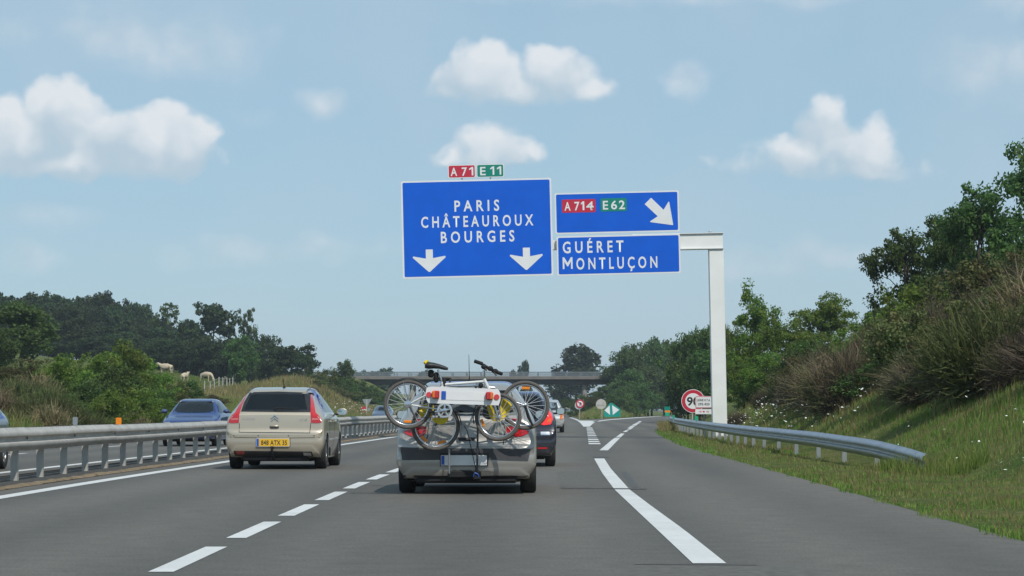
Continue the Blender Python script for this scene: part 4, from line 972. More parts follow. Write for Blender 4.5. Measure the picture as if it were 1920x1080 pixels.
# --- bicycles
M['spoke'] = plain('spoke_wire', (.62, .62, .63), .35, .3, var=.05)
M['bike_tyre'] = plain('grey_bicycle_rubber', (.11, .10, .09), .85, var=.2, scale=30)
def circle(c, r, n=40, y=None): return [Vector((c.x + r * math.cos(2 * math.pi * i / n), c.y if y is None else y, c.z + r * math.sin(2 * math.pi * i / n))) for i in range(n)]
def bike_wheel(root, c, r=.312, turn=0.0, tilt=0.0, nsp=24, refl=(270,)):
    w = MB().tube(circle(Vector((0, 0, 0)), r - .024, 48), [.0235] * 48, 10, closed=True).build('wheel', M['bike_tyre'], root, True, 80)
    w.location = c; w.rotation_euler = (tilt, 0, turn)
    MB().tube(circle(Vector((0, 0, 0)), r - .052, 48), [(.012, .011)] * 48, 8, closed=True).build('rim', M['steel'], w, True, 60)
    sp = MB()
    for k in range(nsp):
        a = 2 * math.pi * k / nsp; b = a + (.5 if k % 2 else -.5); sy = .03 if (k // 2) % 2 else -.03
        sp.tube([(math.cos(b) * .02, sy, math.sin(b) * .02), (math.cos(a) * (r - .056), 0, math.sin(a) * (r - .056))], .0030, 4)
    setp(sp.build('spokes', M['spoke'], w), kind='stuff')
    MB().lathe([(.001, -.055), (.012, -.055), (.012, -.04), (.028, -.034), (.028, -.028), (.016, -.02), (.016, .02), (.028, .028), (.028, .034), (.012, .04), (.012, .055), (.001, .055)], 16, 'y').build('hub', M['steel'], w, True, 40)
    for a in refl:
        a = R(a); o = MB().box((0, 0, 0), (.10, .012, .034), bev=.005).build('spoke_reflector', M['orange'], w); o.location = (math.cos(a) * (r - .095), -.012, math.sin(a) * (r - .095)); o.rotation_euler = (0, -a + math.pi / 2, 0)
    return w
def fender(root, c, r, a0, a1, name='mudguard', w=.05, tw=0.0):
    n = 18; vs = []; fs = []
    for i in range(n + 1):
        a = R(a0 + (a1 - a0) * i / n); 
        for (dy, dr) in ((-w / 2, -.012), (-w / 4, .002), (w / 4, .002), (w / 2, -.012)): vs.append((c.x + (r + dr) * math.cos(a), c.y + dy, c.z + (r + dr) * math.sin(a)))
    for i in range(n):
        for k in range(3): fs.append((i * 4 + k, i * 4 + k + 1, i * 4 + k + 5, i * 4 + k + 4))
    MB().add(vs, fs).build(name, M['black'], root, True, 60)
def saddle(root, p, ang, L_=.26, tail=True):
    secs = [(-.13, .062, .03), (-.09, .078, .036), (-.03, .06, .03), (.03, .032, .024), (.10, .022, .02), (.135, .012, .012)]
    o = MB().tube([(x, 0, .006 * math.cos(x * 20)) for x, _, _ in secs], [(h, w) for _, w, h in secs], 12).build('saddle', M['black'], root, True, 70)
    o.location = p; o.rotation_euler = (0, ang, 0); o.scale = (1.1, 1.1, 1.25)
    if tail: MB().tube([(-.135, -.06, .012), (-.125, -.045, .03), (-.11, 0, .036), (-.125, .045, .03), (-.135, .06, .012)], .016, 8).build('yellow_bumper', M['yellow'], o, True)
    return o
bA = empty('bicycle', (MGX, MGY, 0), -R(.6), 'white mountain bike on the outer side of the rack, saddle with yellow tail', 'bicycle')
yA = -.50; wa = qb(317, 414, yA); wf = qb(925, 500, yA)
bike_wheel(bA, wa, .311, refl=(268,)); bike_wheel(bA, wf, .305, turn=R(-14), refl=(200,))
BB = qb(565, 455, yA); ST_ = qb(546, 262, yA); HT = qb(836, 258, yA); HB = qb(866, 318, yA)
wt = plain('white_frame_paint', (.72, .72, .70), .35, var=.05, coat=.6); 
fr = MB(); 
fr.tube([ST_, BB], .017, 10).tube([ST_ + Vector((.0, 0, -.035)), HT], .017, 10).tube([BB, HB], .020, 10).tube([HT + Vector((-.012, 0, .03)), HB], .021, 10)
for s in (-.035, .035):
    fr.tube([wa + Vector((0, s, 0)), BB + Vector((0, s * .6, 0))], .010, 8).tube([wa + Vector((0, s, 0)), ST_ + Vector((0, s * .3, -.06))], .009, 8)
fr.build('frame', wt, bA, True, 60)
fk = MB()
for s in (-.05, .05): fk.tube([HB + Vector((0, s, -.01)), qb(900, 420, yA + s), wf + Vector((0, s, 0))], [.017, .016, .010], 8)
fk.tube([HB + Vector((0, -.055, 0)), HB + Vector((0, .055, 0))], .02, 8).build('fork', M['steel'], bA, True, 60)
MB().tube([ST_, qb(518, 178, yA)], .0135, 10).build('seat_post', M['steel'], bA, True)
MB().lathe([(.024, -.02), (.026, 0), (.024, .02)], 12, 'y', ST_).build('seat_clamp', M['steel'], bA, True)
saddle(bA, qb(508, 158, yA), R(9))
MB().tube([HT + Vector((-.01, 0, .03)), qb(828, 190, yA), qb(850, 165, yA)], [.016, .016, .018], 10).build('stem', M['steel'], bA, True)
hb = [qb(765, 121, yA + .05), qb(820, 140, yA + .02), qb(852, 160, yA), qb(885, 185, yA - .02), qb(955, 210, yA - .06)]
MB().tube([hb[0], hb[1], hb[2], hb[3], hb[4]], .0125, 10).build('handlebar', M['blackmatt'], bA, True)
for a, b in ((hb[0], hb[1]), (hb[3], hb[4])): MB().tube([a, a.lerp(b, .95)], .023, 10).build('grip', M['blackmatt'], bA, True)
for a, b, m_ in ((hb[1], qb(850, 190, yA - .05), 'black'), (hb[3], qb(915, 220, yA - .06), 'black')): MB().tube([a, a.lerp(b, .5) + Vector((0, -.02, 0)), b], [.012, .010, .006], 8).build('brake_lever', M[m_], bA, True)
for p in (qb(830, 160, yA - .02), qb(872, 172, yA - .03), qb(905, 190, yA - .03)): MB().box(p, (.075, .07, .062), bev=.02).build('shifter', M['blackmatt'], bA, True, 60)
cr_ = MB()
cr_.lathe([(.07, -.045), (.096, -.045), (.098, -.042), (.096, -.039), (.07, -.039), (.07, -.045)], 36, 'y', BB).lathe([(.001, -.062), (.03, -.058), (.032, -.04), (.001, -.03)], 18, 'y', BB)
for k in range(5): 
    a = 2 * math.pi * k / 5 + .3; cr_.tube([BB + Vector((.02 * math.cos(a), -.045, .02 * math.sin(a))), BB + Vector((.078 * math.cos(a), -.043, .078 * math.sin(a)))], .011, 6)
cr_.build('chainring', M['chrome'], bA, True, 40)
MB().tube([BB + Vector((0, -.07, 0)), qb(490, 466, yA - .075)], [.015, .011], 8).build('crank', M['chrome'], bA, True); MB().box(qb(475, 463, yA - .12), (.09, .08, .03), bev=.008).build('pedal', M['blackmatt'], bA)
MB().tube([BB + Vector((0, .07, 0)), qb(660, 465, yA + .075)], [.014, .011], 8).build('crank', M['trim'], bA, True); MB().box(qb(665, 462, yA + .12), (.09, .08, .03), bev=.008).build('pedal', M['blackmatt'], bA)
MB().tube([qb(330, 428, yA - .045), qb(345, 468, yA - .05), qb(365, 500, yA - .05), qb(560, 505, yA - .045), BB + Vector((.05, -.042, -.085))], .004, 6).build('chain', M['trim'], bA)
MB().lathe([(.001, -.06), (.045, -.055), (.05, -.03), (.001, -.03)], 20, 'y', wa).build('cassette', M['steel'], bA, True, 40)
MB().tube([qb(330, 430, yA - .05), qb(350, 470, yA - .055), qb(368, 500, yA - .055)], [.014, .012, .014], 8).build('derailleur', M['trim'], bA, True)
fender(bA, wa, .335, 42, 138); 
MB().tube([qb(282, 255, yA - .03), wa + Vector((0, -.04, 0))], .004, 6).build('mudguard_stay', M['steel'], bA); MB().tube([qb(288, 255, yA + .03), wa + Vector((0, .04, 0))], .004, 6).build('mudguard_stay', M['steel'], bA)
fender(bA, wf, .318, 150, 196)
for p, d in ((qb(470, 205, yA + .04), (.07, .06, .10)), (qb(505, 232, yA + .05), (.06, .06, .13)), (qb(560, 262, yA + .01), (.05, .06, .11)), (qb(808, 285, yA), (.06, .06, .07))): MB().box(p, d, bev=.018).build('strap_clamp', M['blackmatt'], bA, True, 60)
def sheet(root, outline, y, name, mat, bend=.03):
    bm = bmesh.new(); f = bm.faces.new([bm.verts.new((qb(a, b).x, y, qb(a, b).z)) for a, b in outline]); bmesh.ops.triangulate(bm, faces=[f]); bmesh.ops.subdivide_edges(bm, edges=bm.edges[:], cuts=3, use_grid_fill=True)
    for v in bm.verts: v.co.y += bend * math.sin(v.co.x * 31 + v.co.z * 17) * .6 + bend * .4 * math.sin(v.co.z * 60)
    bmesh.ops.solidify(bm, geom=bm.faces[:], thickness=.004)
    me = bpy.data.meshes.new(name); bm.to_mesh(me); bm.free(); return link(name, me, mat, root, True, 50)
ypad = empty('yellow_cover', (MGX, MGY, 0), -R(.6), 'crumpled yellow sheet wrapped behind the left wheels of the bicycles', 'cover'); 
sheet(ypad, [(388, 455), (405, 425), (440, 408), (480, 412), (492, 440), (480, 470), (470, 500), (430, 525), (395, 500)], yA + .10, 'upper_fold', M['yellow']); sheet(ypad, [(470, 515), (495, 505), (545, 506), (588, 500), (582, 528), (560, 545), (530, 550), (500, 538)], yA + .11, 'lower_fold', M['yellow'])
ypad2 = empty('yellow_cover', (MGX, MGY, 0), -R(.6), 'U-shaped yellow sheet wrapped inside the right front wheel of the outer bicycle', 'cover')
sheet(ypad2, [(945, 362), (985, 355), (1012, 375), (1016, 420), (1000, 465), (968, 505), (940, 530), (890, 528), (868, 500), (850, 440), (842, 415), (880, 412), (905, 480), (930, 498), (955, 470), (975, 430), (965, 395), (940, 395)], yA + .05, 'fold', M['yellow'], .015)

bB = empty('bicycle', (MGX, MGY, 0), -R(.6), 'silver bicycle tilted on the inner side of the rack, wheels low left and high right', 'bicycle')
yB = -.27; w1 = qb(496, 562, yB + .02); w2 = qb(1106, 420, yB)
bike_wheel(bB, w1, .311, turn=R(6), refl=(228, 290)); bike_wheel(bB, w2, .312, refl=(88,))
B2 = qb(860, 470, yB); S2 = qb(790, 285, yB); H2 = qb(590, 290, yB); Hb2 = qb(575, 350, yB)
f2 = MB().tube([S2, B2], .017, 10).tube([S2, H2], .016, 10).tube([B2, Hb2], .019, 10).tube([H2, Hb2], .02, 10)
for s in (-.035, .035): f2.tube([w2 + Vector((0, s, 0)), B2 + Vector((0, s * .5, 0))], .010, 8).tube([w2 + Vector((0, s, 0)), S2 + Vector((0, s * .4, -.05))], .009, 8)
f2.build('frame', M['steel'], bB, True, 60)
f3 = MB()
for s in (-.05, .05): f3.tube([Hb2 + Vector((0, s, 0)), w1 + Vector((0, s, 0))], [.016, .010], 8)
f3.build('fork', M['trim'], bB, True); MB().lathe([(.001, -.06), (.08, -.045), (.085, -.035), (.001, -.03)], 28, 'y', B2).build('chainring', M['trim'], bB, True, 40)
MB().tube([w2 + Vector((0, -.06, 0)), qb(1130, 500, yB - .06), qb(1160, 560, yB - .05)], [.016, .02, .012], 8).build('stand', M['blackmatt'], bB, True)
fender(bB, w1, .33, 2, 48)
MB().tube([H2, qb(600, 240, yB)], .014, 8).build('stem', M['trim'], bB, True); MB().tube([qb(480, 235, yB - .02), qb(600, 238, yB), qb(560, 250, yB + .22)], .0125, 8).build('handlebar', M['blackmatt'], bB, True)
MB().tube([S2, qb(775, 265, yB)], .0135, 8).build('seat_post', M['steel'], bB, True)

# --- dark blue hatchback ahead of it
D = 46.5; cx = (958 - 960) * D / F
bl = empty('hatchback_car', (cx, D, 0), -R(1.2), 'dark blue hatchback mostly hidden ahead of the bicycle-carrying car', 'car')
navy = paint('navy_paint', (.004, .006, .022), .1, .3)
STB = [(0, .30, .50, .62, .68, .76, .70), (.02, .25, .54, .66, .74, .82, .78), (.06, .22, .58, .72, .77, .845, .80), (.12, .20, .76, 1.0, .78, .85, .72), (.2, .20, .86, 1.08, .78, .85, .68), (.36, .19, .92, 1.24, .78, .85, .62), (.5, .18, .93, 1.36, .78, .85, .58), (.62, .18, .94, 1.40, .78, .85, .57), (1.3, .18, .94, 1.43, .79, .85, .58), (2.0, .18, .93, 1.41, .79, .85, .58), (2.4, .18, .92, 1.34, .79, .85, .58), (2.9, .18, .9, 1.05, .79, .85, .66), (3.1, .18, .86, .96, .79, .85, .72), (3.55, .2, .72, .82, .77, .82, .7), (3.75, .26, .55, .64, .62, .66, .55)]
body, bv = car_body(STB, navy, [MB().prism([(-.49, 1.33), (.49, 1.33), (.57, 1.08), (-.57, 1.08)], -1, 2.85), side_cut([(.72, .99), (.85, 1.2), (1.2, 1.32), (1.9, 1.33), (2.3, 1.25), (2.75, 1.0)]), arches((.58, 3.05), .33, .85)], M['cabin'])
link('body', body, None, bl, True, 32)
dpart(bl, bv, 'rear_window', [(-.53, 1.345), (.53, 1.345), (.62, 1.06), (0, 1.045), (-.62, 1.06)], M['glass'], off=.006, thick=.004); side_part(bl, bv, 'side_window', [(.72, .99), (.85, 1.2), (1.2, 1.32), (1.9, 1.33), (2.3, 1.25), (2.75, 1.0)], M['glass'], off=.003, thick=.003)
link('windscreen', decal(bv, [(-.54, 1.05), (.54, 1.05), (.46, 1.33), (-.46, 1.33)], start=6, direction=-1, off=.003, thick=.003), M['glass_clear'], bl, True, 35)
dpart(bl, bv, 'tail_light', [(.56, .80), (.62, .785), (.75, .80), (.78, .89), (.765, .98), (.715, 1.06), (.69, 1.04), (.675, .95), (.62, .86)], plain('glowing_red_lens', (.6, .015, .015), .15, var=.1, coat=1, emit=((1, .04, .02), .5)), True, off=.014, thick=.010)
dpart(bl, bv, 'indicator_lens', [(.68, .84), (.74, .84), (.755, .90), (.71, .90)], M['amber_lens'], True, off=.022, thick=.006)
dpart(bl, bv, 'reflector', [(.50, .34), (.68, .34), (.68, .37), (.50, .37)], M['red_lens'], True, off=.012, thick=.006)
dpart(bl, bv, 'number_recess', [(-.3, .58), (.3, .58), (.3, .72), (-.3, .72)], M['trim'], off=.006, thick=.004); plate(bl, (0, .65), .5, .11, .02, 'plate_white', None)
dpart(bl, bv, 'bumper_sun_glint', [(.56, .60), (.74, .60), (.72, .66), (.56, .66)], M['steel'], True, off=.010, thick=.006)  # bright steel patches imitate a sun glint on the bumper, no real trim
MB().box((0, 1.9, .2), (1.3, 3.4, .12), bev=.03).build('floor_pan', M['blackmatt'], bl)
for yy in (.58, 3.05):
    for sx in (-1, 1): wheel(bl, sx * .735, yy, .295, .19)
for sx in (-1, 1): car_mirror(bl, sx * .93, 2.3, 1.05, M['black'], .19, .15)
headrests(bl, 1.0, 1.15, (-.34, .34))

# --- silver van-like car farther on
D = 116.0; cx = (1023 - 960) * D / F
sv = empty('estate_car', (cx, D, 0), -R(1.6), 'pale silver tall estate car farther ahead in the right lane', 'car')
pale = paint('pale_silver_paint', (.52, .53, .53), .4, .35)
STS = [(0, .34, .52, .66, .72, .78, .74), (.05, .28, .60, .76, .79, .85, .82), (.10, .26, .8, 1.0, .80, .86, .76), (.22, .26, .95, 1.28, .80, .86, .66), (.36, .25, .98, 1.47, .80, .86, .60), (.6, .24, .98, 1.53, .8, .86, .6), (2.0, .24, .98, 1.55, .8, .86, .61), (2.6, .24, .96, 1.46, .8, .86, .6), (3.2, .24, .94, 1.1, .8, .86, .68), (3.4, .24, .9, 1.0, .8, .85, .72), (3.9, .25, .75, .86, .78, .83, .7), (4.1, .3, .55, .64, .64, .68, .56)]
body, bv = car_body(STS, pale, [MB().prism([(-.52, 1.42), (.52, 1.42), (.6, 1.06), (-.6, 1.06)], -1, 3.1), arches((.75, 3.3))], M['cabin'])
link('body', body, None, sv, True, 32); dpart(sv, bv, 'rear_window', [(-.56, 1.44), (.56, 1.44), (.66, 1.03), (-.66, 1.03)], M['glass'], off=.006, thick=.004)
dpart(sv, bv, 'tail_light', [(.66, .62), (.80, .63), (.82, .80), (.80, .98), (.70, .98)], M['amber_lens'], True, off=.012, thick=.008); side_part(sv, bv, 'side_window', [(.6, 1.02), (.7, 1.35), (1.4, 1.44), (2.4, 1.4), (3.0, 1.03)], M['glass'], off=.004, thick=.003)
dpart(sv, bv, 'bumper_strip', [(-.80, .47), (.80, .47), (.82, .60), (-.82, .60)], plain('dull_bumper_grey', (.3, .3, .3), .5, var=.1), off=.012, thick=.008)
MB().box((0, 2.0, .26), (1.3, 3.4, .14), bev=.03).build('floor_pan', M['blackmatt'], sv); plate(sv, (0, .7), .5, .11, .04, 'plate_white', None)
for yy in (.75, 3.3):
    for sx in (-1, 1): wheel(sv, sx * .75, yy, .33, .2)
for sx in (-1, 1): car_mirror(sv, sx * .95, 2.8, 1.1, pale)

# --- oncoming blue hatchback (its front faces the camera)
D = 72.3; cx = (351.5 - 960) * D / F
on = empty('hatchback_car', (cx, D + 3.8, 0), -R(1.5), 'bright blue small hatchback oncoming beyond the median guard rail', 'car'); on.location = (cx, D, 0)
blue = paint('blue_paint', (.004, .034, .17), .1, .4)
STO = [(0, .30, .50, .58, .64, .70, .62), (.04, .24, .52, .66, .70, .77, .70), (.12, .21, .58, .73, .74, .81, .72), (.4, .2, .70, .82, .77, .82, .70), (.95, .18, .84, .93, .78, .825, .68), (1.12, .18, .88, 1.0, .78, .825, .64), (1.7, .18, .92, 1.32, .78, .825, .56), (1.95, .18, .93, 1.385, .78, .825, .555), (2.4, .18, .94, 1.405, .78, .825, .555), (3.1, .18, .94, 1.38, .78, .825, .55), (3.45, .19, .92, 1.2, .78, .825, .58), (3.62, .2, .8, .98, .77, .82, .66), (3.7, .24, .58, .7, .72, .76, .68), (3.77, .32, .5, .58, .62, .68, .58)]
body, bv = car_body(STO, blue, [MB().prism([(-.50, 1.325), (.50, 1.325), (.59, 1.03), (-.59, 1.03)], .5, 5.0), side_cut([(1.35, .97), (1.75, 1.22), (2.1, 1.315), (2.7, 1.32), (3.1, 1.25), (3.25, 1.0)]), arches((.72, 3.15), .33)], M['cabin'])
link('body', body, None, on, True, 32)
link('windscreen', decal(bv, [(-.53, 1.345), (.53, 1.345), (.635, 1.0), (0, .985), (-.635, 1.0)], off=.006, thick=.004), M['glass_clear'], on, True, 35)
side_part(on, bv, 'side_window', [(1.35, .97), (1.75, 1.22), (2.1, 1.315), (2.7, 1.32), (3.1, 1.25), (3.25, 1.0)], M['glass_clear'], off=.003, thick=.003)
link('rear_window', decal(bv, [(-.5, 1.05), (.5, 1.05), (.44, 1.32), (-.44, 1.32)], start=6, direction=-1, off=.003, thick=.003), M['glass_clear'], on, True, 35)
dpart(on, bv, 'headlight', [(.42, .60), (.58, .58), (.72, .62), (.70, .70), (.56, .71), (.44, .68)], M['clear_lens'], True, off=.008, thick=.008); dpart(on, bv, 'grille', [(-.38, .58), (.38, .58), (.36, .65), (-.36, .65)], M['black'], off=.006, thick=.006); dpart(on, bv, 'lower_intake', [(-.5, .30), (.5, .30), (.46, .40), (-.46, .40)], M['black'], off=.006, thick=.006)
plate(on, (0, .47), .52, .11, -.03, 'plate_white', None)
for yy in (.72, 3.15):
    for sx in (-1, 1): wheel(on, sx * .72, yy, .295, .185)
for sx in (-1, 1): car_mirror(on, sx * .93, 1.5, 1.03, blue, .19, .13).rotation_euler = (0, 0, math.pi)
MB().box((0, 1.9, .2), (1.25, 3.3, .12), bev=.03).build('floor_pan', M['blackmatt'], on)
headrests(on, 2.05, 1.17, (-.33,)); headrests(on, 2.95, 1.13, (-.33, .33), .22, .13)
for x in (-.3, .3): MB().box((x, 1.78, 1.315), (.42, .03, .05), bev=.01).build('sun_visor', plain('visor_grey', (.5, .48, .44), .8), on)
MB().tube(circle(Vector((.33, 1.42, .93)), .18, 24), [.014] * 24, 8, closed=True).build('steering_wheel', M['blackmatt'], on, True)

def skin_mesh(name, verts, edges, radii, root_i=0, sub=1):
    me = bpy.data.meshes.new(name); me.from_pydata(verts, edges, []); o = bpy.data.objects.new(name, me); COL.objects.link(o)
    md = o.modifiers.new('s', 'SKIN'); md.use_smooth_shade = True
    sv_ = me.skin_vertices[0].data
    for i, r_ in enumerate(radii): sv_[i].radius = r_ if hasattr(r_, '__len__') else (r_, r_)
    for i in range(len(verts)): sv_[i].use_root = (i == root_i)
    m2 = o.modifiers.new('b', 'SUBSURF'); m2.levels = sub; m2.render_levels = sub
    dg = bpy.context.evaluated_depsgraph_get(); dg.update(); res = bpy.data.meshes.new_from_object(o.evaluated_get(dg)); bpy.data.objects.remove(o); res.name = name; return res
# driver, seated, hands on the wheel (car-local frame, facing -y of the car)
pr = empty('person', on.location, label='driver in dark clothes holding the wheel of the blue oncoming car', cat='person'); pr.rotation_euler = on.rotation_euler
V_ = [(.33, 2.05, .50), (.33, 2.06, .72), (.33, 2.02, .93), (.33, 2.0, 1.03), (.16, 2.0, .95), (.10, 1.86, .76), (.20, 1.62, .88), (.50, 2.0, .95), (.56, 1.86, .76), (.46, 1.62, .88), (.24, 1.85, .46), (.24, 1.5, .55), (.24, 1.25, .28), (.42, 1.85, .46), (.42, 1.5, .55), (.42, 1.25, .28)]
E_ = [(0, 1), (1, 2), (2, 3), (2, 4), (4, 5), (5, 6), (2, 7), (7, 8), (8, 9), (0, 10), (10, 11), (11, 12), (0, 13), (13, 14), (14, 15)]
link('body', skin_mesh('body', V_, E_, [.13, .14, .13, .05, .06, .045, .03, .06, .045, .03, .085, .065, .045, .085, .065, .045]), M['cloth'], pr, True)
hd = MB().lathe([(.001, -.125), (.05, -.115), (.075, -.06), (.082, 0), (.085, .05), (.065, .1), (.001, .125)], 18, 'z', (.33, 1.98, 1.16)).build('head', M['skin'], pr, True)
MB().tube([(.33, 1.90, 1.165), (.33, 1.875, 1.14)], [.014, .016], 6).build('nose', M['skin'], hd); MB().lathe([(.001, .128), (.068, .105), (.089, .05), (.088, .01)], 18, 'z', (.33, 1.99, 1.165)).build('hair', plain('dark_hair', (.03, .02, .015), .7), hd, True)
for (a, b) in (((.20, 1.62, .88), (.17, 1.44, .99)), ((.46, 1.62, .88), (.50, 1.44, .97))):
    MB().tube([a, Vector(a).lerp(Vector(b), .6), b], [.03, .035, .04], 8).build('forearm', M['skin'], pr, True)
    for k in range(4): MB().tube([Vector(b) + Vector((0, .0, .03 - .018 * k)), Vector(b) + Vector((0, -.05, .03 - .018 * k)), Vector(b) + Vector((.02, -.06, .03 - .018 * k))], .009, 6).build('finger', M['skin'], pr, True)
    MB().tube([Vector(b) + Vector((.02, 0, .03)), Vector(b) + Vector((.03, -.04, .05))], .010, 6).build('thumb', M['skin'], pr, True)

# --- grey-blue car leaving the frame at the left edge
gyb = paint('slate_blue_paint', (.10, .14, .22), .55, .3)
lg = empty('estate_car', (-10.12, 45.6, 0), math.pi - R(1.2), 'slate blue car cut off by the left edge of the picture', 'car')
STL = [(a * 1.05, *r_) for a, *r_ in STO]
body, bv = car_body(STL, gyb, [arches((.75, 3.3), .34)], M['cabin']); 
link('body', body, None, lg, True, 32); side_part(lg, bv, 'side_window', [(1.45, .97), (1.85, 1.22), (2.2, 1.30), (2.85, 1.31), (3.25, 1.24), (3.4, 1.0)], M['glass'], off=.004, thick=.003)
for sx in (-1, 1): link('tail_light', decal(bv, [(sx * .60, .78), (sx * .74, .78), (sx * .70, .98), (sx * .62, .98)], start=6, direction=-1, off=.008, thick=.006), M['red_lens'], lg, True, 35)
for yy in (.75, 3.3):
    for sx in (-1, 1): wheel(lg, sx * .74, yy, .30, .19)
lg.location = (-10.06, 45.6 - 3.96, 0); lg.rotation_euler = (0, 0, 0)
# --- distant oncoming car
fo = empty('hatchback_car', ((716 - 960) * 200 / F, 200, 0), 0, 'small distant grey-blue oncoming car beside the triangular sign', 'car')
body, bv = car_body(STO, gyb, [arches((.72, 3.15), .33)], M['cabin']); link('body', body, None, fo, True, 32)
link('windscreen', decal(bv, [(-.53, 1.345), (.53, 1.345), (.635, 1.0), (-.635, 1.0)], off=.006, thick=.004), M['glass'], fo, True, 35)
for yy in (.72, 3.15):
    for sx in (-1, 1): wheel(fo, sx * .72, yy, .295, .185, False)
# ------------------------------------------------------------------ vegetation
M['leaf_far'] = leafmat('leaf_dark', (.018, .040, .015), (.058, .095, .030), (.072, .094, .032))
M['leaf_mid'] = leafmat('leaf_mid', (.038, .078, .018), (.105, .18, .04), (.12, .165, .045), trans=.4)
M['leaf_bright'] = leafmat('leaf_bright', (.075, .155, .02), (.20, .31, .05), (.21, .26, .055), trans=.5)
M['leaf_olive'] = leafmat('leaf_olive', (.06, .08, .02), (.15, .16, .05), (.16, .125, .055))
M['twig_brown'] = leafmat('twig_brown', (.055, .043, .027), (.16, .124, .08), (.085, .092, .032), trans=.2)
M['twig_tan'] = leafmat('twig_tan', (.12, .095, .05), (.26, .20, .115), (.10, .12, .04), trans=.15)
M['twig_green'] = leafmat('twig_green', (.05, .07, .02), (.125, .145, .045), (.12, .10, .05), trans=.25)
M['blade'] = leafmat('grass_blade', (.085, .17, .022), (.23, .32, .065), (.30, .28, .11), trans=.4)
M['blade_dry'] = leafmat('dry_grass_blade', (.18, .15, .06), (.36, .28, .13), (.15, .19, .05), trans=.35)
M['petal'] = plain('white_petal', (.75, .76, .68), .7, var=.08)

def leaves(C, S, n_each, size, rng, up=.35):
    """clumps at C with radius S -> leaf quads"""
    C = np.repeat(C, n_each, 0); S = np.repeat(S, n_each)[:, None]; n = len(C)
    d = rng.normal(size=(n, 3)); d /= np.linalg.norm(d, axis=1, keepdims=True); r = rng.random((n, 1)) ** (1 / 2.2)
    P = C + d * r * S * np.array([1, 1, .75])
    nrm = d * .7 + rng.normal(size=(n, 3)) * .6 + np.array([0, 0, up]); nrm /= np.linalg.norm(nrm, axis=1, keepdims=True)
    a = np.cross(nrm, rng.normal(size=(n, 3))); a /= np.linalg.norm(a, axis=1, keepdims=True) + 1e-9; b = np.cross(nrm, a)
    s = size * (.6 + .8 * rng.random((n, 1)))
    V = np.stack([P - a * s * .5, P + b * s * .33, P + a * s * .5, P - b * s * .33], 1).reshape(-1, 3)
    return V, np.arange(n * 4).reshape(-1, 4)
def tree_proto(seed, H, Rr, ncl, nl, size, base=.22, mat='leaf_mid', trunk=.16, top=1.0, lean=0.0, spiky=False, csize=.30):
    rng = np.random.default_rng(seed); cz = H * (base + (1 - base) * .5); rz = H * (1 - base) * .5
    # a few big lobes, then clumps on and in the lobes: gives bays and gaps
    L_ = rng.integers(7, 11); lob = []
    for i in range(L_):
        a = rng.random() * 6.28; h = -0.75 + 1.6 * (i + rng.random()) / L_; rr = math.sqrt(max(.05, 1 - h * h)) * (.35 + .45 * rng.random())
        lob.append((math.cos(a) * rr * Rr, math.sin(a) * rr * Rr, cz + h * rz * .8, Rr * (.38 + .22 * rng.random()) * (1.0 if not spiky else .7)))
    lob.append((0, 0, cz + rz * (.62 if not spiky else .75), Rr * (.40 if not spiky else .22)))
    cen = []; rad = []
    for k in range(ncl):
        lx, ly, lz, lr = lob[rng.integers(len(lob))]; d = rng.normal(size=3); d /= np.linalg.norm(d)
        q = lr * (.45 + .62 * rng.random() ** .6); p = np.array([lx, ly, lz]) + d * q * np.array([1, 1, .9 if not spiky else 1.5])
        if p[2] < H * base * .75: continue
        cen.append(p); rad.append(Rr * csize * (.45 + .75 * rng.random()))
    V, Fc = leaves(np.array(cen), np.array(rad), nl, size, rng)
    crown = npmesh('crown', V, Fc); crown.materials.append(M[mat])
    mb = MB(); t = [Vector((0, 0, -.3)), Vector((.03 * H * lean, 0, H * .25)), Vector((.05 * H * lean, .02 * H, H * .55)), Vector((.04 * H, .0, H * .85))]
    mb.tube(t, [trunk * H * .1 * 1.2, trunk * H * .1, trunk * H * .065, trunk * H * .02], 8)
    for k in range(14):
        c = cen[rng.integers(len(cen))]; f = .25 + .5 * rng.random(); s = t[1].lerp(t[3], f)
        c = Vector(c); mid = s.lerp(c, .5) + Vector((0, 0, .05 * H)); mb.tube([s, mid, c], [trunk * H * .04, trunk * H * .024, trunk * H * .008], 5)
    tm = mb.mesh('trunk'); tm.materials.append(M['bark']); tm.shade_smooth()
    return tm, crown, H, Rr
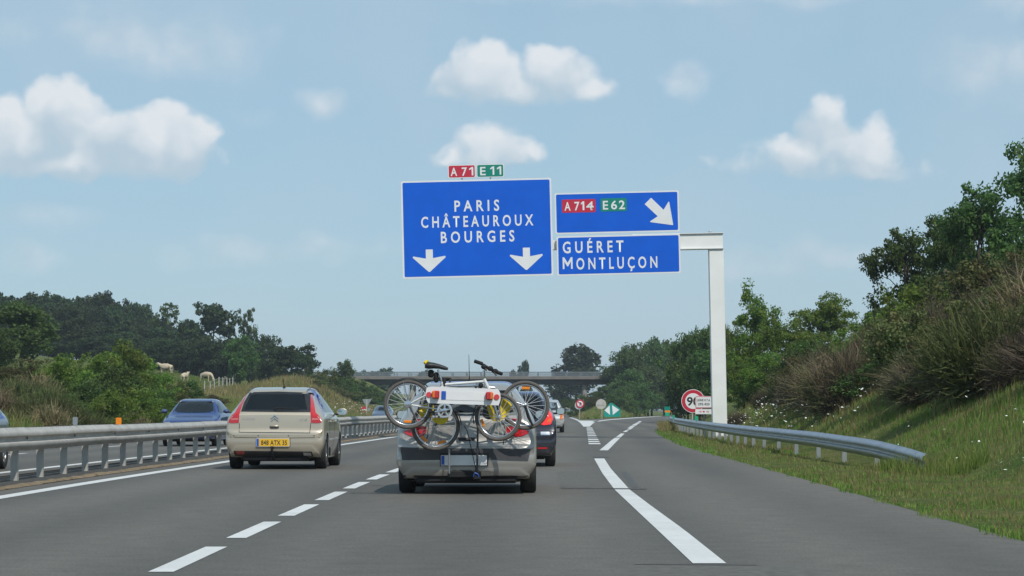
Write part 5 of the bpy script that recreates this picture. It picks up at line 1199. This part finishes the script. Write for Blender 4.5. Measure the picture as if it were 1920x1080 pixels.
def twig_proto(seed, H, Rr, n, mat, w=.02, droop=.15):
    rng = np.random.default_rng(seed)
    a = rng.random(n) * 6.283; q = np.sqrt(rng.random(n)); base = np.stack([np.cos(a) * q * Rr * .75, np.sin(a) * q * Rr * .75, np.zeros(n)], -1)
    top = H * (1 - .55 * q ** 2) * (.55 + .45 * rng.random(n)); lo = top * rng.random(n) * .75
    base[:, 2] = lo - .1
    tip = base + np.stack([np.cos(a) * (.1 + .3 * rng.random(n)) * Rr * .45, np.sin(a) * (.1 + .3 * rng.random(n)) * Rr * .45, (top - lo) * .75 * rng.random(n) + .10], -1) + rng.normal(size=(n, 3)) * np.array([.26, .26, .24]) * Rr
    mid = (base + tip) * .5 + rng.normal(size=(n, 3)) * .05 * Rr
    s = np.cross(tip - base, rng.normal(size=(n, 3))); s /= np.linalg.norm(s, axis=1, keepdims=True) + 1e-9; s *= w * (.5 + rng.random((n, 1)))
    V = np.stack([base - s, base + s, mid - s * .8, mid + s * .8, tip], 1).reshape(-1, 3); i = np.arange(n)[:, None] * 5
    Fc = np.concatenate([i + np.array([[0, 1, 3]]), i + np.array([[0, 3, 2]]), i + np.array([[2, 3, 4]])])
    nl = n; k = rng.integers(0, n, nl); f = .4 + .6 * rng.random((nl, 1)); C_ = base[k] * (1 - f) + tip[k] * f
    VL, FL = leaves(C_, np.full(nl, .05), 1, w * 3.2, rng)
    FT = np.concatenate([FL[:, [0, 1, 2]], FL[:, [0, 2, 3]]]) + len(V); V = np.concatenate([V, VL]); Fc = np.concatenate([Fc, FT])
    me = npmesh('foliage', V, Fc); me.materials.append(M[mat])
    mb = MB()
    for k in range(9):
        b = 2 * math.pi * k / 9; mb.tube([(0, 0, -.2), (math.cos(b) * Rr * .3, math.sin(b) * Rr * .3, H * .35), (math.cos(b) * Rr * .55, math.sin(b) * Rr * .55, H * .7)], [.03, .02, .006], 5)
    st = mb.mesh('stem'); st.materials.append(M['bark']); return st, me, H, Rr

def plant(name, proto, x, y, H, Rr, label, cat, group=None, names=('trunk', 'crown'), sink=0.0):
    r = empty(name, (x, y, tz(x, y) - sink), rnd.random() * 6.28, label, cat, group)
    sx, sz = Rr / proto[3], H / proto[2]
    for nm, me in zip(names, proto[:2]):
        o = link(nm, me, None, r); o.scale = (sx, sx, sz)
    return r
def plant_px(name, proto, px, ytop, Yd, wpx, label, cat, group=None, sink=0.0, **k):
    x = (px - 960) * Yd / F; zt = CH + (HZ - ytop) * Yd / F; H = zt - tz(x, Yd) + sink
    return plant(name, proto, x, Yd, max(H, .5), wpx / 2 * Yd / F, label, cat, group, sink=sink, **k)
PF = [tree_proto(10 + i, 10, 3.6, 95, 75, .42, .0, 'leaf_far') for i in range(4)]
PFA = tree_proto(31, 10, 2.6, 60, 45, .34, .25, 'leaf_mid', csize=.26)
PM = [tree_proto(50 + i, 9, 3.4, 110, 80, .32, .06, 'leaf_mid') for i in range(3)]
PN = [tree_proto(70, 6, 2.6, 150, 100, .15, .05, 'leaf_bright', csize=.22), tree_proto(71, 6, 2.4, 150, 110, .15, .05, 'leaf_bright', spiky=True, csize=.22), tree_proto(72, 6, 2.6, 150, 110, .15, .05, 'leaf_bright', csize=.22)]
PG = tree_proto(75, 5, 2.4, 130, 100, .15, .12, 'leaf_mid', csize=.24)
PB = [tree_proto(90 + i, 2.6, 1.5, 85, 80, .12, .02, ('leaf_bright', 'leaf_mid', 'leaf_olive')[i % 3], trunk=.10, csize=.28) for i in range(6)]
HB_ = [twig_proto(120 + i, 1.8, 1.5, 5200, ('twig_brown', 'twig_brown', 'twig_tan', 'twig_green', 'twig_brown')[i % 5], .016) for i in range(5)]
TB = [twig_proto(140 + i, 1.8, 1.4, 3200, ('twig_green', 'twig_tan', 'twig_green')[i % 3], .024) for i in range(3)]

# wooded hill on the left: rows of trees, then the ones that stand out
fg = 'trees of the dark wood on the left hill'; fl = 'dark green tree in the dense wood on the left hill'
crest = pchip([-80, 0, 60, 130, 200, 260, 300, 340, 400], [532, 540, 541, 545, 550, 572, 590, 606, 618])
for row, (Yd, dy, st_) in enumerate(((420, 0, 26), (385, 22, 24), (350, 50, 26))):
    px = -40.0 + row * 9
    while px < (355 if row < 2 else 430):
        plant_px('wood_tree', PF[rnd.randrange(4)], px, float(crest(px)) + dy + rnd.uniform(-7, 9), Yd + rnd.uniform(-10, 10), rnd.uniform(60, 88), fl, 'tree', fg); px += rnd.uniform(.8, 1.2) * st_
px = -30.0
while px < 470:
    plant_px('wood_tree', PF[rnd.randrange(4)], px, 640 + rnd.uniform(-14, 10), 340 + rnd.uniform(-4, 6), rnd.uniform(44, 70), 'low dark tree along the edge of the wood above the pasture', 'tree', 'low trees along the pasture edge'); px += rnd.uniform(16, 24)
for (pr_, px, yt, Yd, w, lab) in ((PM[0], 40, 560, 190, 150, 'large rounded green tree at the left edge of the picture'), (PM[1], 2, 605, 180, 90, 'smaller olive tree at the far left in front of the rounded tree'),
        (PFA, 312, 562, 400, 62, 'airy light tree sticking out above the wood, left of the tall dark tree'), (PF[1], 398, 566, 360, 100, 'tall dark broad tree at the right end of the wood'), (PF[2], 362, 590, 365, 60, 'dark tree just left of the tall dark broad tree'),
        (PFA, 463, 572, 380, 42, 'thin pale airy tree right of the tall dark tree'), (PM[2], 450, 626, 300, 76, 'mid green tree at the corner of the pasture fence'), (PF[3], 492, 622, 345, 60, 'round dark tree behind the pasture corner tree'),
        (PF[0], 545, 642, 320, 92, 'wide dark tree group end above the champagne car'), (PF[2], 572, 655, 318, 50, 'small dark tree at the right foot of the wide dark tree'), (PF[1], 520, 650, 322, 70, 'dark bushy tree left of the wide dark tree'),
        (PM[1], 642, 670, 330, 44, 'small lone round tree between the wood and the bridge')):
    plant_px('tree', pr_, px, yt, Yd, w, lab, 'tree')
# far trees beyond the bridge
for i, (px, yt, Yd, w, lab) in enumerate(((700, 692, 640, 46, 'hazy low tree behind the left end of the bridge'), (722, 689, 700, 50, 'hazy rounded far tree behind the bridge railing'), (668, 694, 620, 40, 'hazy far tree left of the bridge'), (800, 690, 620, 42, 'far tree behind the bridge near the bicycle saddle'),
        (962, 690, 600, 26, 'low far tree behind the bridge, right of the handlebar'), (984, 675, 600, 30, 'pointed far tree behind the bridge, right of the handlebar'), (1045, 695, 560, 36, 'low bush at the left foot of the big lone tree'))):
    plant_px('tree', PF[i % 4], px, yt, Yd, w, lab, 'tree')
plant_px('tree', PF[0], 1080, 641, 545, 112, 'big dark rounded lone tree behind the bridge', 'tree')
px = -300.0
while px < 2300:
    if not (1010 < px < 1110): plant_px('tree', PF[rnd.randrange(4)], px, 752 - rnd.uniform(0, 3), 1500 + rnd.uniform(0, 200), rnd.uniform(40, 70), 'tiny tree in the far tree line on the horizon', 'tree', 'far tree line')
    px += rnd.uniform(18, 34)
# trees behind the exit nose and along the slip road
rg = 'green trees massed behind the slip road'; rl = 'green tree in the mass behind the slip road, left of the gantry post'
for (px, yt, Yd, w) in ((1152, 682, 400, 60), (1172, 650, 395, 70), (1196, 640, 400, 70), (1222, 628, 410, 76), (1246, 634, 440, 76), (1262, 640, 470, 70), (1186, 690, 372, 70), (1160, 712, 365, 56), (1215, 684, 388, 80), (1245, 690, 440, 80), (1138, 722, 372, 50), (1118, 732, 366, 40), (1276, 622, 215, 84), (1300, 610, 205, 84), (1322, 606, 195, 84), (1345, 598, 190, 90), (1290, 680, 200, 80), (1312, 660, 192, 84), (1336, 650, 186, 84), (1278, 692, 210, 60)):
    plant_px('tree', PM[rnd.randrange(3)], px, yt, Yd, w, 'green tree in the clump behind the 90 sign, left of the gantry post' if Yd < 230 else 'green tree in the mass between the bridge and the 90 sign', 'tree', 'trees behind the 90 sign' if Yd < 230 else rg)
for (pr_, px, yt, Yd, w, lab) in ((PN[1], 1418, 556, 132, 120, 'spiky green young tree just right of the gantry post'), (PN[0], 1385, 600, 138, 96, 'dark green tree directly behind the gantry post'), (PN[2], 1540, 545, 136, 150, 'bright green tree with two tops left of the heather bank'), (PN[2], 1478, 592, 130, 120, 'bright green tree between the spiky tree and the two-topped tree'),
        (PN[0], 1440, 660, 122, 120, 'low dark green bush in front of the spiky young tree'), (PN[0], 1395, 672, 124, 100, 'low bushy tree at the right foot of the gantry post'), (PN[2], 1500, 655, 124, 100, 'low green bush left of the brown heather edge'), (PF[0], 1632, 578, 150, 50, 'small dark treetop peeking over the heather bank'),
        (PG, 1700, 430, 104, 180, 'grey-green oak on the crest of the right bank'), (PG, 1765, 412, 100, 170, 'grey-green oak crown right of the crest oak'), (PG, 1838, 345, 90, 210, 'tall dark oak near the right edge on the bank'), (PG, 1930, 282, 84, 230, 'tallest oak cut by the right edge of the picture'), (PG, 1790, 420, 96, 110, 'lower oak foliage between the two oaks on the bank')):
    plant_px('tree', pr_, px, yt, Yd, w, lab, 'tree')

# heather and broom on the right-hand bank
def fshrub(proto, x, y, H, Rr, label, group, name='shrub'): return plant(name, proto, x, y, H, Rr, label, 'shrub', group, names=('stem', 'foliage'))
Yd = 40.0
while Yd < 100:
    v = (5.7 if Yd < 68 else 5.0) + rnd.uniform(0, .8)
    while v < 15.5:
        x = float(XE(Yd)) + v + rnd.uniform(-.5, .5); yy = Yd + rnd.uniform(-1.1, 1.1)
        if x / yy * F + 960 < 2050:
            pr_ = HB_[rnd.choice((0, 1, 4, 4, 0, 1, 2, 3))]
            fshrub(pr_, x, yy, rnd.uniform(.8, 2.1), rnd.uniform(.9, 1.7), 'brown heather-like shrub among the dense scrub covering the right bank', 'brown scrub covering the right bank', 'broom_shrub')
        v += rnd.uniform(1.3, 1.9)
    Yd += 2.5
for (px, py, Yd, H, Rr, k) in ((1640, 0, 84, 2.0, 1.2, 0), (1600, 0, 88, 1.5, 1.0, 3), (1720, 0, 80, 2.3, 1.3, 3), (1700, 0, 72, 1.1, .9, 1), (1850, 0, 62, 1.2, .9, 1), (1905, 0, 58, 1.0, .8, 4), (1560, 0, 96, 1.5, 1.1, 2), (1820, 0, 76, 2.4, 1.4, 5)):
    x = (px - 960) * Yd / F; plant('leafy_bush', PB[k], x, Yd, H, Rr, 'green leafy bush growing among the brown scrub of the right bank', 'shrub', 'green bushes in the bank scrub', names=('stem', 'foliage'))
for i in range(75):
    Yd = 44 + 54 * rnd.random(); v = (5.4 if Yd < 68 else 4.8) + 8.5 * rnd.random() ** 1.2; x = float(XE(Yd)) + v
    if x / Yd * F + 960 < 2000: plant('leafy_bush', PB[rnd.choice((1, 2, 4, 5, 2, 5, 1))], x, Yd, rnd.uniform(.9, 2.2), rnd.uniform(.7, 1.2), 'green leafy bush growing among the brown scrub of the right bank', 'shrub', 'green bushes in the bank scrub', names=('stem', 'foliage'))
for (px, Yd, H, Rr) in ((1385, 104, .7, .6), (1440, 108, 1.0, .7), (1500, 100, 1.1, .8)):
    fshrub(HB_[0], (px - 960) * Yd / F, Yd, H, Rr, 'small dark brown shrub in the flowery verge behind the slip-road rail', 'dark shrubs behind the slip-road rail')

# left bank: leafy bushes and dry scrub between the opposite carriageway and the pasture
for (px, yt, Yd, w, k) in ((120, 672, 118, 110, 0), (175, 668, 122, 130, 3), (232, 652, 124, 120, 0), (215, 690, 112, 120, 4), (270, 676, 128, 110, 3), (160, 715, 108, 120, 1), (210, 738, 104, 110, 0), (262, 730, 112, 120, 3), (300, 704, 136, 90, 5), (300, 735, 126, 100, 4), (340, 712, 150, 80, 1), (372, 738, 160, 70, 4), (340, 738, 142, 90, 5), (250, 700, 118, 110, 1), (400, 742, 166, 60, 5), (130, 742, 102, 80, 4), (190, 702, 116, 110, 3), (60, 676, 128, 90, 2), (10, 690, 120, 90, 5)):
    plant_px('leafy_bush', PB[k], px, yt, Yd, w, 'leafy green bush in the hedge along the left bank', 'shrub', 'bushes along the left bank', names=('stem', 'foliage'))
for (px, yt, Yd, w) in ((35, 700, 104, 130), (85, 712, 102, 120), (110, 728, 98, 100), (55, 738, 96, 110), (5, 735, 97, 100), (95, 750, 95, 100), (140, 758, 97, 90), (20, 765, 93, 90), (66, 690, 112, 110), (320, 752, 128, 90), (-20, 715, 100, 110), (370, 755, 150, 70), (180, 768, 98, 70), (240, 766, 106, 80), (290, 764, 118, 80)):
    x = (px - 960) * Yd / F; H = CH + (HZ - yt) * Yd / F - tz(x, Yd)
    fshrub(TB[rnd.randrange(3)], x, Yd, max(H, .5), w / 2 * Yd / F, 'dry straw-coloured scrub bush on the left bank below the green hedge', 'dry scrub on the left bank')
for (px, yt, Yd, w, k) in ((600, 700, 290, 60, 5), (622, 694, 310, 60, 4), (650, 712, 320, 60, 1), (676, 715, 345, 56, 4), (640, 730, 300, 70, 5), (612, 722, 280, 60, 2), (690, 722, 360, 50, 1), (665, 740, 300, 50, 4), (715, 735, 372, 50, 4), (735, 742, 378, 46, 1), (590, 735, 262, 50, 5), (700, 750, 350, 50, 4), (575, 722, 270, 46, 2), (1092, 742, 360, 50, 4), (1070, 748, 372, 40, 1), (1120, 745, 352, 50, 5), (1146, 740, 345, 56, 4), (1172, 728, 352, 60, 1), (1200, 722, 362, 70, 4), (760, 748, 420, 60, 4), (800, 750, 430, 60, 1), (850, 752, 440, 60, 4)):
    x = (px - 960) * Yd / F
    if px > 750 and px < 900: x = min(x, float(XR(Yd)) - 22)
    plant_px('leafy_bush', PB[k], x * F / Yd + 960, yt, Yd, w, 'far dark bush on the slopes around the bridge', 'shrub', 'bushes around the bridge', names=('stem', 'foliage'))

# grasses
def grass(name, X, Y, h, w, mat, seed, lean=.35, label=None):
    rng = np.random.default_rng(seed); n = len(X); Z = terr(X, Y) - .02
    a = rng.random(n) * 6.283; s = np.stack([np.cos(a), np.sin(a), np.zeros(n)], -1) * (w * (.6 + .8 * rng.random(n)))[:, None]
    vv = X - XE(np.clip(Y, -80, 520)); hh = h * (.45 + .75 * rng.random(n)) * (1 + .45 * np.sin(X * 1.9 + 1.3 * np.sin(Y * .8)) * np.sin(Y * 1.1 + X)) * np.where((vv > -.5) & (Y < 140), .45 + .75 * ss(2.4, 5, vv), 1.0)
    B = np.stack([X, Y, Z], -1); b = rng.random(n) * 6.283; ln = lean * hh * rng.random(n)
    Mi = B + np.stack([np.cos(b) * ln * .35, np.sin(b) * ln * .35, hh * .6], -1); T = B + np.stack([np.cos(b) * ln, np.sin(b) * ln, hh], -1)
    V = np.stack([B - s, B + s, Mi - s * .8, Mi + s * .8, T], 1).reshape(-1, 3); i = np.arange(n)[:, None] * 5
    Fc = np.concatenate([i + np.array([[0, 1, 3]]), i + np.array([[0, 3, 2]]), i + np.array([[2, 3, 4]])])
    me = npmesh(name, V, Fc)
    return setp(link(name, me, M[mat]), label, 'grass', None, 'stuff')
rg_ = np.random.default_rng(77)
def verge(n, y0, y1, v0, v1, p=1.0, pv=1.0):
    Y = y0 * (y1 / y0) ** (rg_.random(n) ** p); v = v0 + (v1 - v0) * rg_.random(n) ** pv; X = XE(Y) + v
    X = X + 0.12 * np.sin(Y * 1.7) * (v < .5); k = (X / Y * F < 1010); return X[k], Y[k]
X, Y = verge(120000, 17, 62, -.02, 6.5, 1, .9); grass('verge_grass', X, Y, .15, .006, 'blade', 1, label='green grass covering the verge and lower bank beside the slip road')
X, Y = verge(30000, 17, 62, .1, 7, 1, 1.0); grass('dry_grass', X, Y, .24, .005, 'blade_dry', 2, .6, 'pale dry grass stems in the near right verge')
X, Y = verge(70000, 60, 135, -.02, 7.5, 1.1, .9); grass('verge_grass', X, Y, .22, .010, 'blade', 3, label='green grass behind the slip-road rail in the distance')
X, Y = verge(32000, 60, 135, .2, 7.5, 1.1, .9); grass('dry_grass', X, Y, .32, .008, 'blade_dry', 4, .6, 'pale dry grass behind the slip-road rail in the distance')
Y = 75 + 60 * rg_.random(9000) ** 1.2; X = XE(Y) + .12 + .6 * rg_.random(9000) ** 2; grass('edge_grass', X, Y, .24, .010, 'blade', 5, .5, 'tall grass fringe at the slip-road edge below the rail')
Y = 118 + 22 * rg_.random(5000); X = XE(Y) + .1 + .9 * rg_.random(5000) ** 1.5; grass('edge_grass', X, Y, .85, .012, 'blade_dry', 6, .5, 'tall yellowing grass tuft at the far bend of the slip road')
Y = 205 + 110 * rg_.random(40000); X = XR(Y) - 20.9 - 24 * rg_.random(40000) ** .8; k = (X > -29.5 + (Y - 250) * .03); grass('mound_grass', X[k], Y[k], .6, .035, 'blade_dry', 7, .5, 'tawny dry grass on the mound above the champagne car')
Y = 84 + 160 * rg_.random(40000) ** 1.4; X = XR(Y) - 20.75 - 7 * rg_.random(40000) ** 1.3; grass('bank_grass', X, Y, .55, .018, 'blade', 8, .5, 'rough green grass on the left bank')
Y = 84 + 160 * rg_.random(20000) ** 1.4; X = XR(Y) - 20.75 - 7 * rg_.random(20000) ** 1.3; grass('bank_grass', X, Y, .7, .016, 'blade_dry', 9, .6, 'rough dry grass on the left bank')
Y = 290 + 110 * rg_.random(24000); s_ = rg_.random(24000); X = XR(Y) + 1.6 + s_ * (XG(Y) - XR(Y) - 3.2); grass('island_grass', X, Y, .5, .035, 'blade', 10, .4, 'rough grass on the island behind the exit nose')
Y = 290 + 110 * rg_.random(16000); s_ = rg_.random(16000); X = XR(Y) + 1.4 + s_ * (XG(Y) - XR(Y) - 3.0); grass('island_grass', X, Y, .55, .035, 'blade_dry', 11, .4, 'dry grass on the island behind the exit nose')
Y = 236 + 105 * rg_.random(30000); X = (300 + 150 * rg_.random(30000) - 960) * Y / F; k = (XR(Y) - X > 30); grass('pasture_grass', X[k], Y[k], .22, .03, 'blade', 12, .4, 'short green pasture grass around the cows')

Y = 39.2 + 4.2 * rg_.random(2600); X = 6.3 + 1.3 * rg_.random(2600); grass('edge_grass', X, Y, .55, .006, 'blade', 13, .6, 'grass tuft around the sunken near end of the slip-road rail')
def flowers(name, X, Y, h, r_, seed, label):
    rng = np.random.default_rng(seed); n = len(X); Z = terr(X, Y); hh = h * (.6 + .6 * rng.random(n)); V = []; Fc = []
    T = np.stack([X, Y, Z + hh], -1); tilt = rng.normal(size=(n, 2)) * .35; rr = r_ * (.5 + .9 * rng.random(n)); tri = []
    ang = np.arange(6) * math.pi / 3
    ring = np.stack([T[:, None, 0] + rr[:, None] * np.cos(ang), T[:, None, 1] + rr[:, None] * np.sin(ang), T[:, None, 2] + rr[:, None] * (np.cos(ang) * tilt[:, :1] + np.sin(ang) * tilt[:, 1:] - .25)], -1)
    V = np.concatenate([np.concatenate([T[:, None], ring], 1).reshape(-1, 3)]); i = np.arange(n)[:, None] * 7
    Fc = np.concatenate([i + np.array([[0, 1 + k, 1 + (k + 1) % 6]]) for k in range(6)])
    return setp(link(name, npmesh(name, V, Fc), M['petal']), label, 'flowers', None, 'stuff')
n = 380; Y = 62 + 46 * rg_.random(n); X = XE(Y) + 2.6 + 3.2 * rg_.random(n); flowers('wild_flowers', X, Y, .6, .034, 21, 'white wild flowers massed behind the slip-road rail by the gantry')
n = 170; Y = 22 + 34 * rg_.random(n); X = XE(Y) + 1.8 + 4.5 * rg_.random(n); flowers('wild_flowers', X, Y, .42, .022, 22, 'scattered white wild flowers in the near right verge')
n = 260; Y = 200 + 110 * rg_.random(n); X = XR(Y) - 21 - 4 * rg_.random(n); flowers('wild_flowers', X, Y, .7, .05, 23, 'pale flowers on the left bank beside the no-entry signs')

# ------------------------------------------------------------------ pasture: fences and cows
def fence(label, pts, hpx, wires=True):
    a = pts[0]; r = empty('wire_fence', (0, 0, 0), label=label, cat='fence'); tops = []
    for (px, yt, Yd, h) in pts:
        x = (px - 960) * Yd / F; z0 = tz(x, Yd); o = MB().tube([(0, 0, -.25), (rnd.uniform(-.04, .04), 0, h)], [.055, .05], 7).build('post', M['wood_post'], r); o.location = (x, Yd, z0); tops.append(Vector((x, Yd, z0 + h)))
    for k in (.1, .45, .8):
        MB().tube([t - Vector((0, 0, k)) for t in tops], .010, 4).build('wire', M['galv_dull'], r)
fence('wire fence with pale posts climbing along the pasture right of the cows', [(383, 0, 215, 1.3), (394, 0, 224, 1.3), (402, 0, 232, 1.4), (410, 0, 241, 1.5), (418, 0, 250, 1.4), (425, 0, 260, 1.4), (431, 0, 272, 1.4), (436, 0, 286, 1.5), (438.5, 0, 300, 1.9), (440.5, 0, 306, 2.0)], 0)
fence('wire fence with thin posts at the top of the pasture below the wood', [(258, 0, 338, 1.3), (272, 0, 338, 1.5), (286, 0, 339, 1.6), (300, 0, 339, 1.5), (314, 0, 340, 1.6), (327, 0, 340, 1.5), (341, 0, 341, 1.6), (356, 0, 341, 1.4)], 0)
def ground_px(px, py, y0=180, y1=430):
    for Yd in np.arange(y0, y1, .5):
        x = (px - 960) * Yd / F
        if HZ - F * (tz(x, Yd) - CH) / Yd <= py: return x, float(Yd)
    return (px - 960) * y1 / F, y1
def cow_mesh(graze=True):
    V_ = [(-.75, 0, 1.12), (-.35, 0, 1.05), (.1, 0, 1.02), (.55, 0, 1.08), (.85, 0, 1.12)]
    V_ += ([(1.15, 0, .78), (1.32, 0, .38), (1.42, 0, .15)] if graze else [(1.12, 0, 1.35), (1.35, 0, 1.42), (1.62, 0, 1.25)])
    E_ = [(0, 1), (1, 2), (2, 3), (3, 4), (4, 5), (5, 6), (6, 7)]; Rr = [(.24, .26), (.32, .36), (.34, .38), (.31, .36), (.22, .26), (.14, .17), (.13, .15), (.08, .09)]
    def add(chain, rad, at):
        b = len(V_); V_.extend(chain); Rr.extend([(q, q) for q in rad]); E_.append((at, b)); E_.extend([(b + i, b + i + 1) for i in range(len(chain) - 1)])
    for s in (-1, 1):
        add([(-.72, s * .2, .85), (-.62, s * .2, .62), (-.82, s * .2, .42), (-.76, s * .2, .06)], [.15, .11, .06, .06], 0)
        add([(.62, s * .19, .8), (.62, s * .19, .48), (.6, s * .19, .06)], [.12, .075, .06], 3)
    hx = 5 + 1; add([(V_[hx][0] - .05, .16, V_[hx][2] + .1), (V_[hx][0] - .06, .27, V_[hx][2] + .1)], [.035, .03], hx); add([(V_[hx][0] - .05, -.16, V_[hx][2] + .1), (V_[hx][0] - .06, -.27, V_[hx][2] + .1)], [.035, .03], hx)
    add([(-.95, 0, 1.1), (-1.0, 0, .75), (-1.0, 0, .5)], [.04, .03, .045], 0)
    return skin_mesh('cow', V_, E_, Rr, 2, 1)
cg, cs = cow_mesh(True), cow_mesh(False)
for me in (cg, cs): me.materials.append(M['cow'])
for (px, py, Yd, rz, me, s, lab) in ((386, 717, 288, -35, cg, .95, 'cream cow grazing with lowered head in the middle of the pasture'), (312, 701, 328, 160, cs, .95, 'cream cow standing highest in the pasture, below the wood'), (421, 726, 275, -75, cs, .85, 'cream cow standing behind the fence posts'), (346, 718, 300, 75, cs, .85, 'cream cow half hidden by the bushes of the hedge')):
    x, Yd = ground_px(px, py); o = link('cow', me, None, None, True); o.location = (x, Yd, tz(x, Yd) - .03); o.rotation_euler = (0, 0, R(rz)); o.scale = (s, s, s); setp(o, lab, 'cow', None)

# ------------------------------------------------------------------ air
def haze():
    m = bpy.data.materials.new('haze'); m.use_nodes = True; N = m.node_tree.nodes; L = m.node_tree.links; N.clear()
    o = N.new('ShaderNodeOutputMaterial'); v = N.new('ShaderNodeVolumePrincipled'); v.inputs['Color'].default_value = (.80, .90, 1.0, 1); v.inputs['Density'].default_value = HAZE; v.inputs['Anisotropy'].default_value = .1
    L.new(v.outputs[0], o.inputs['Volume'])
    setp(MB().box((0, 3000, 16), (6600, 6300, 36)).build('haze', m), kind='stuff')
HAZE = .00022
haze()
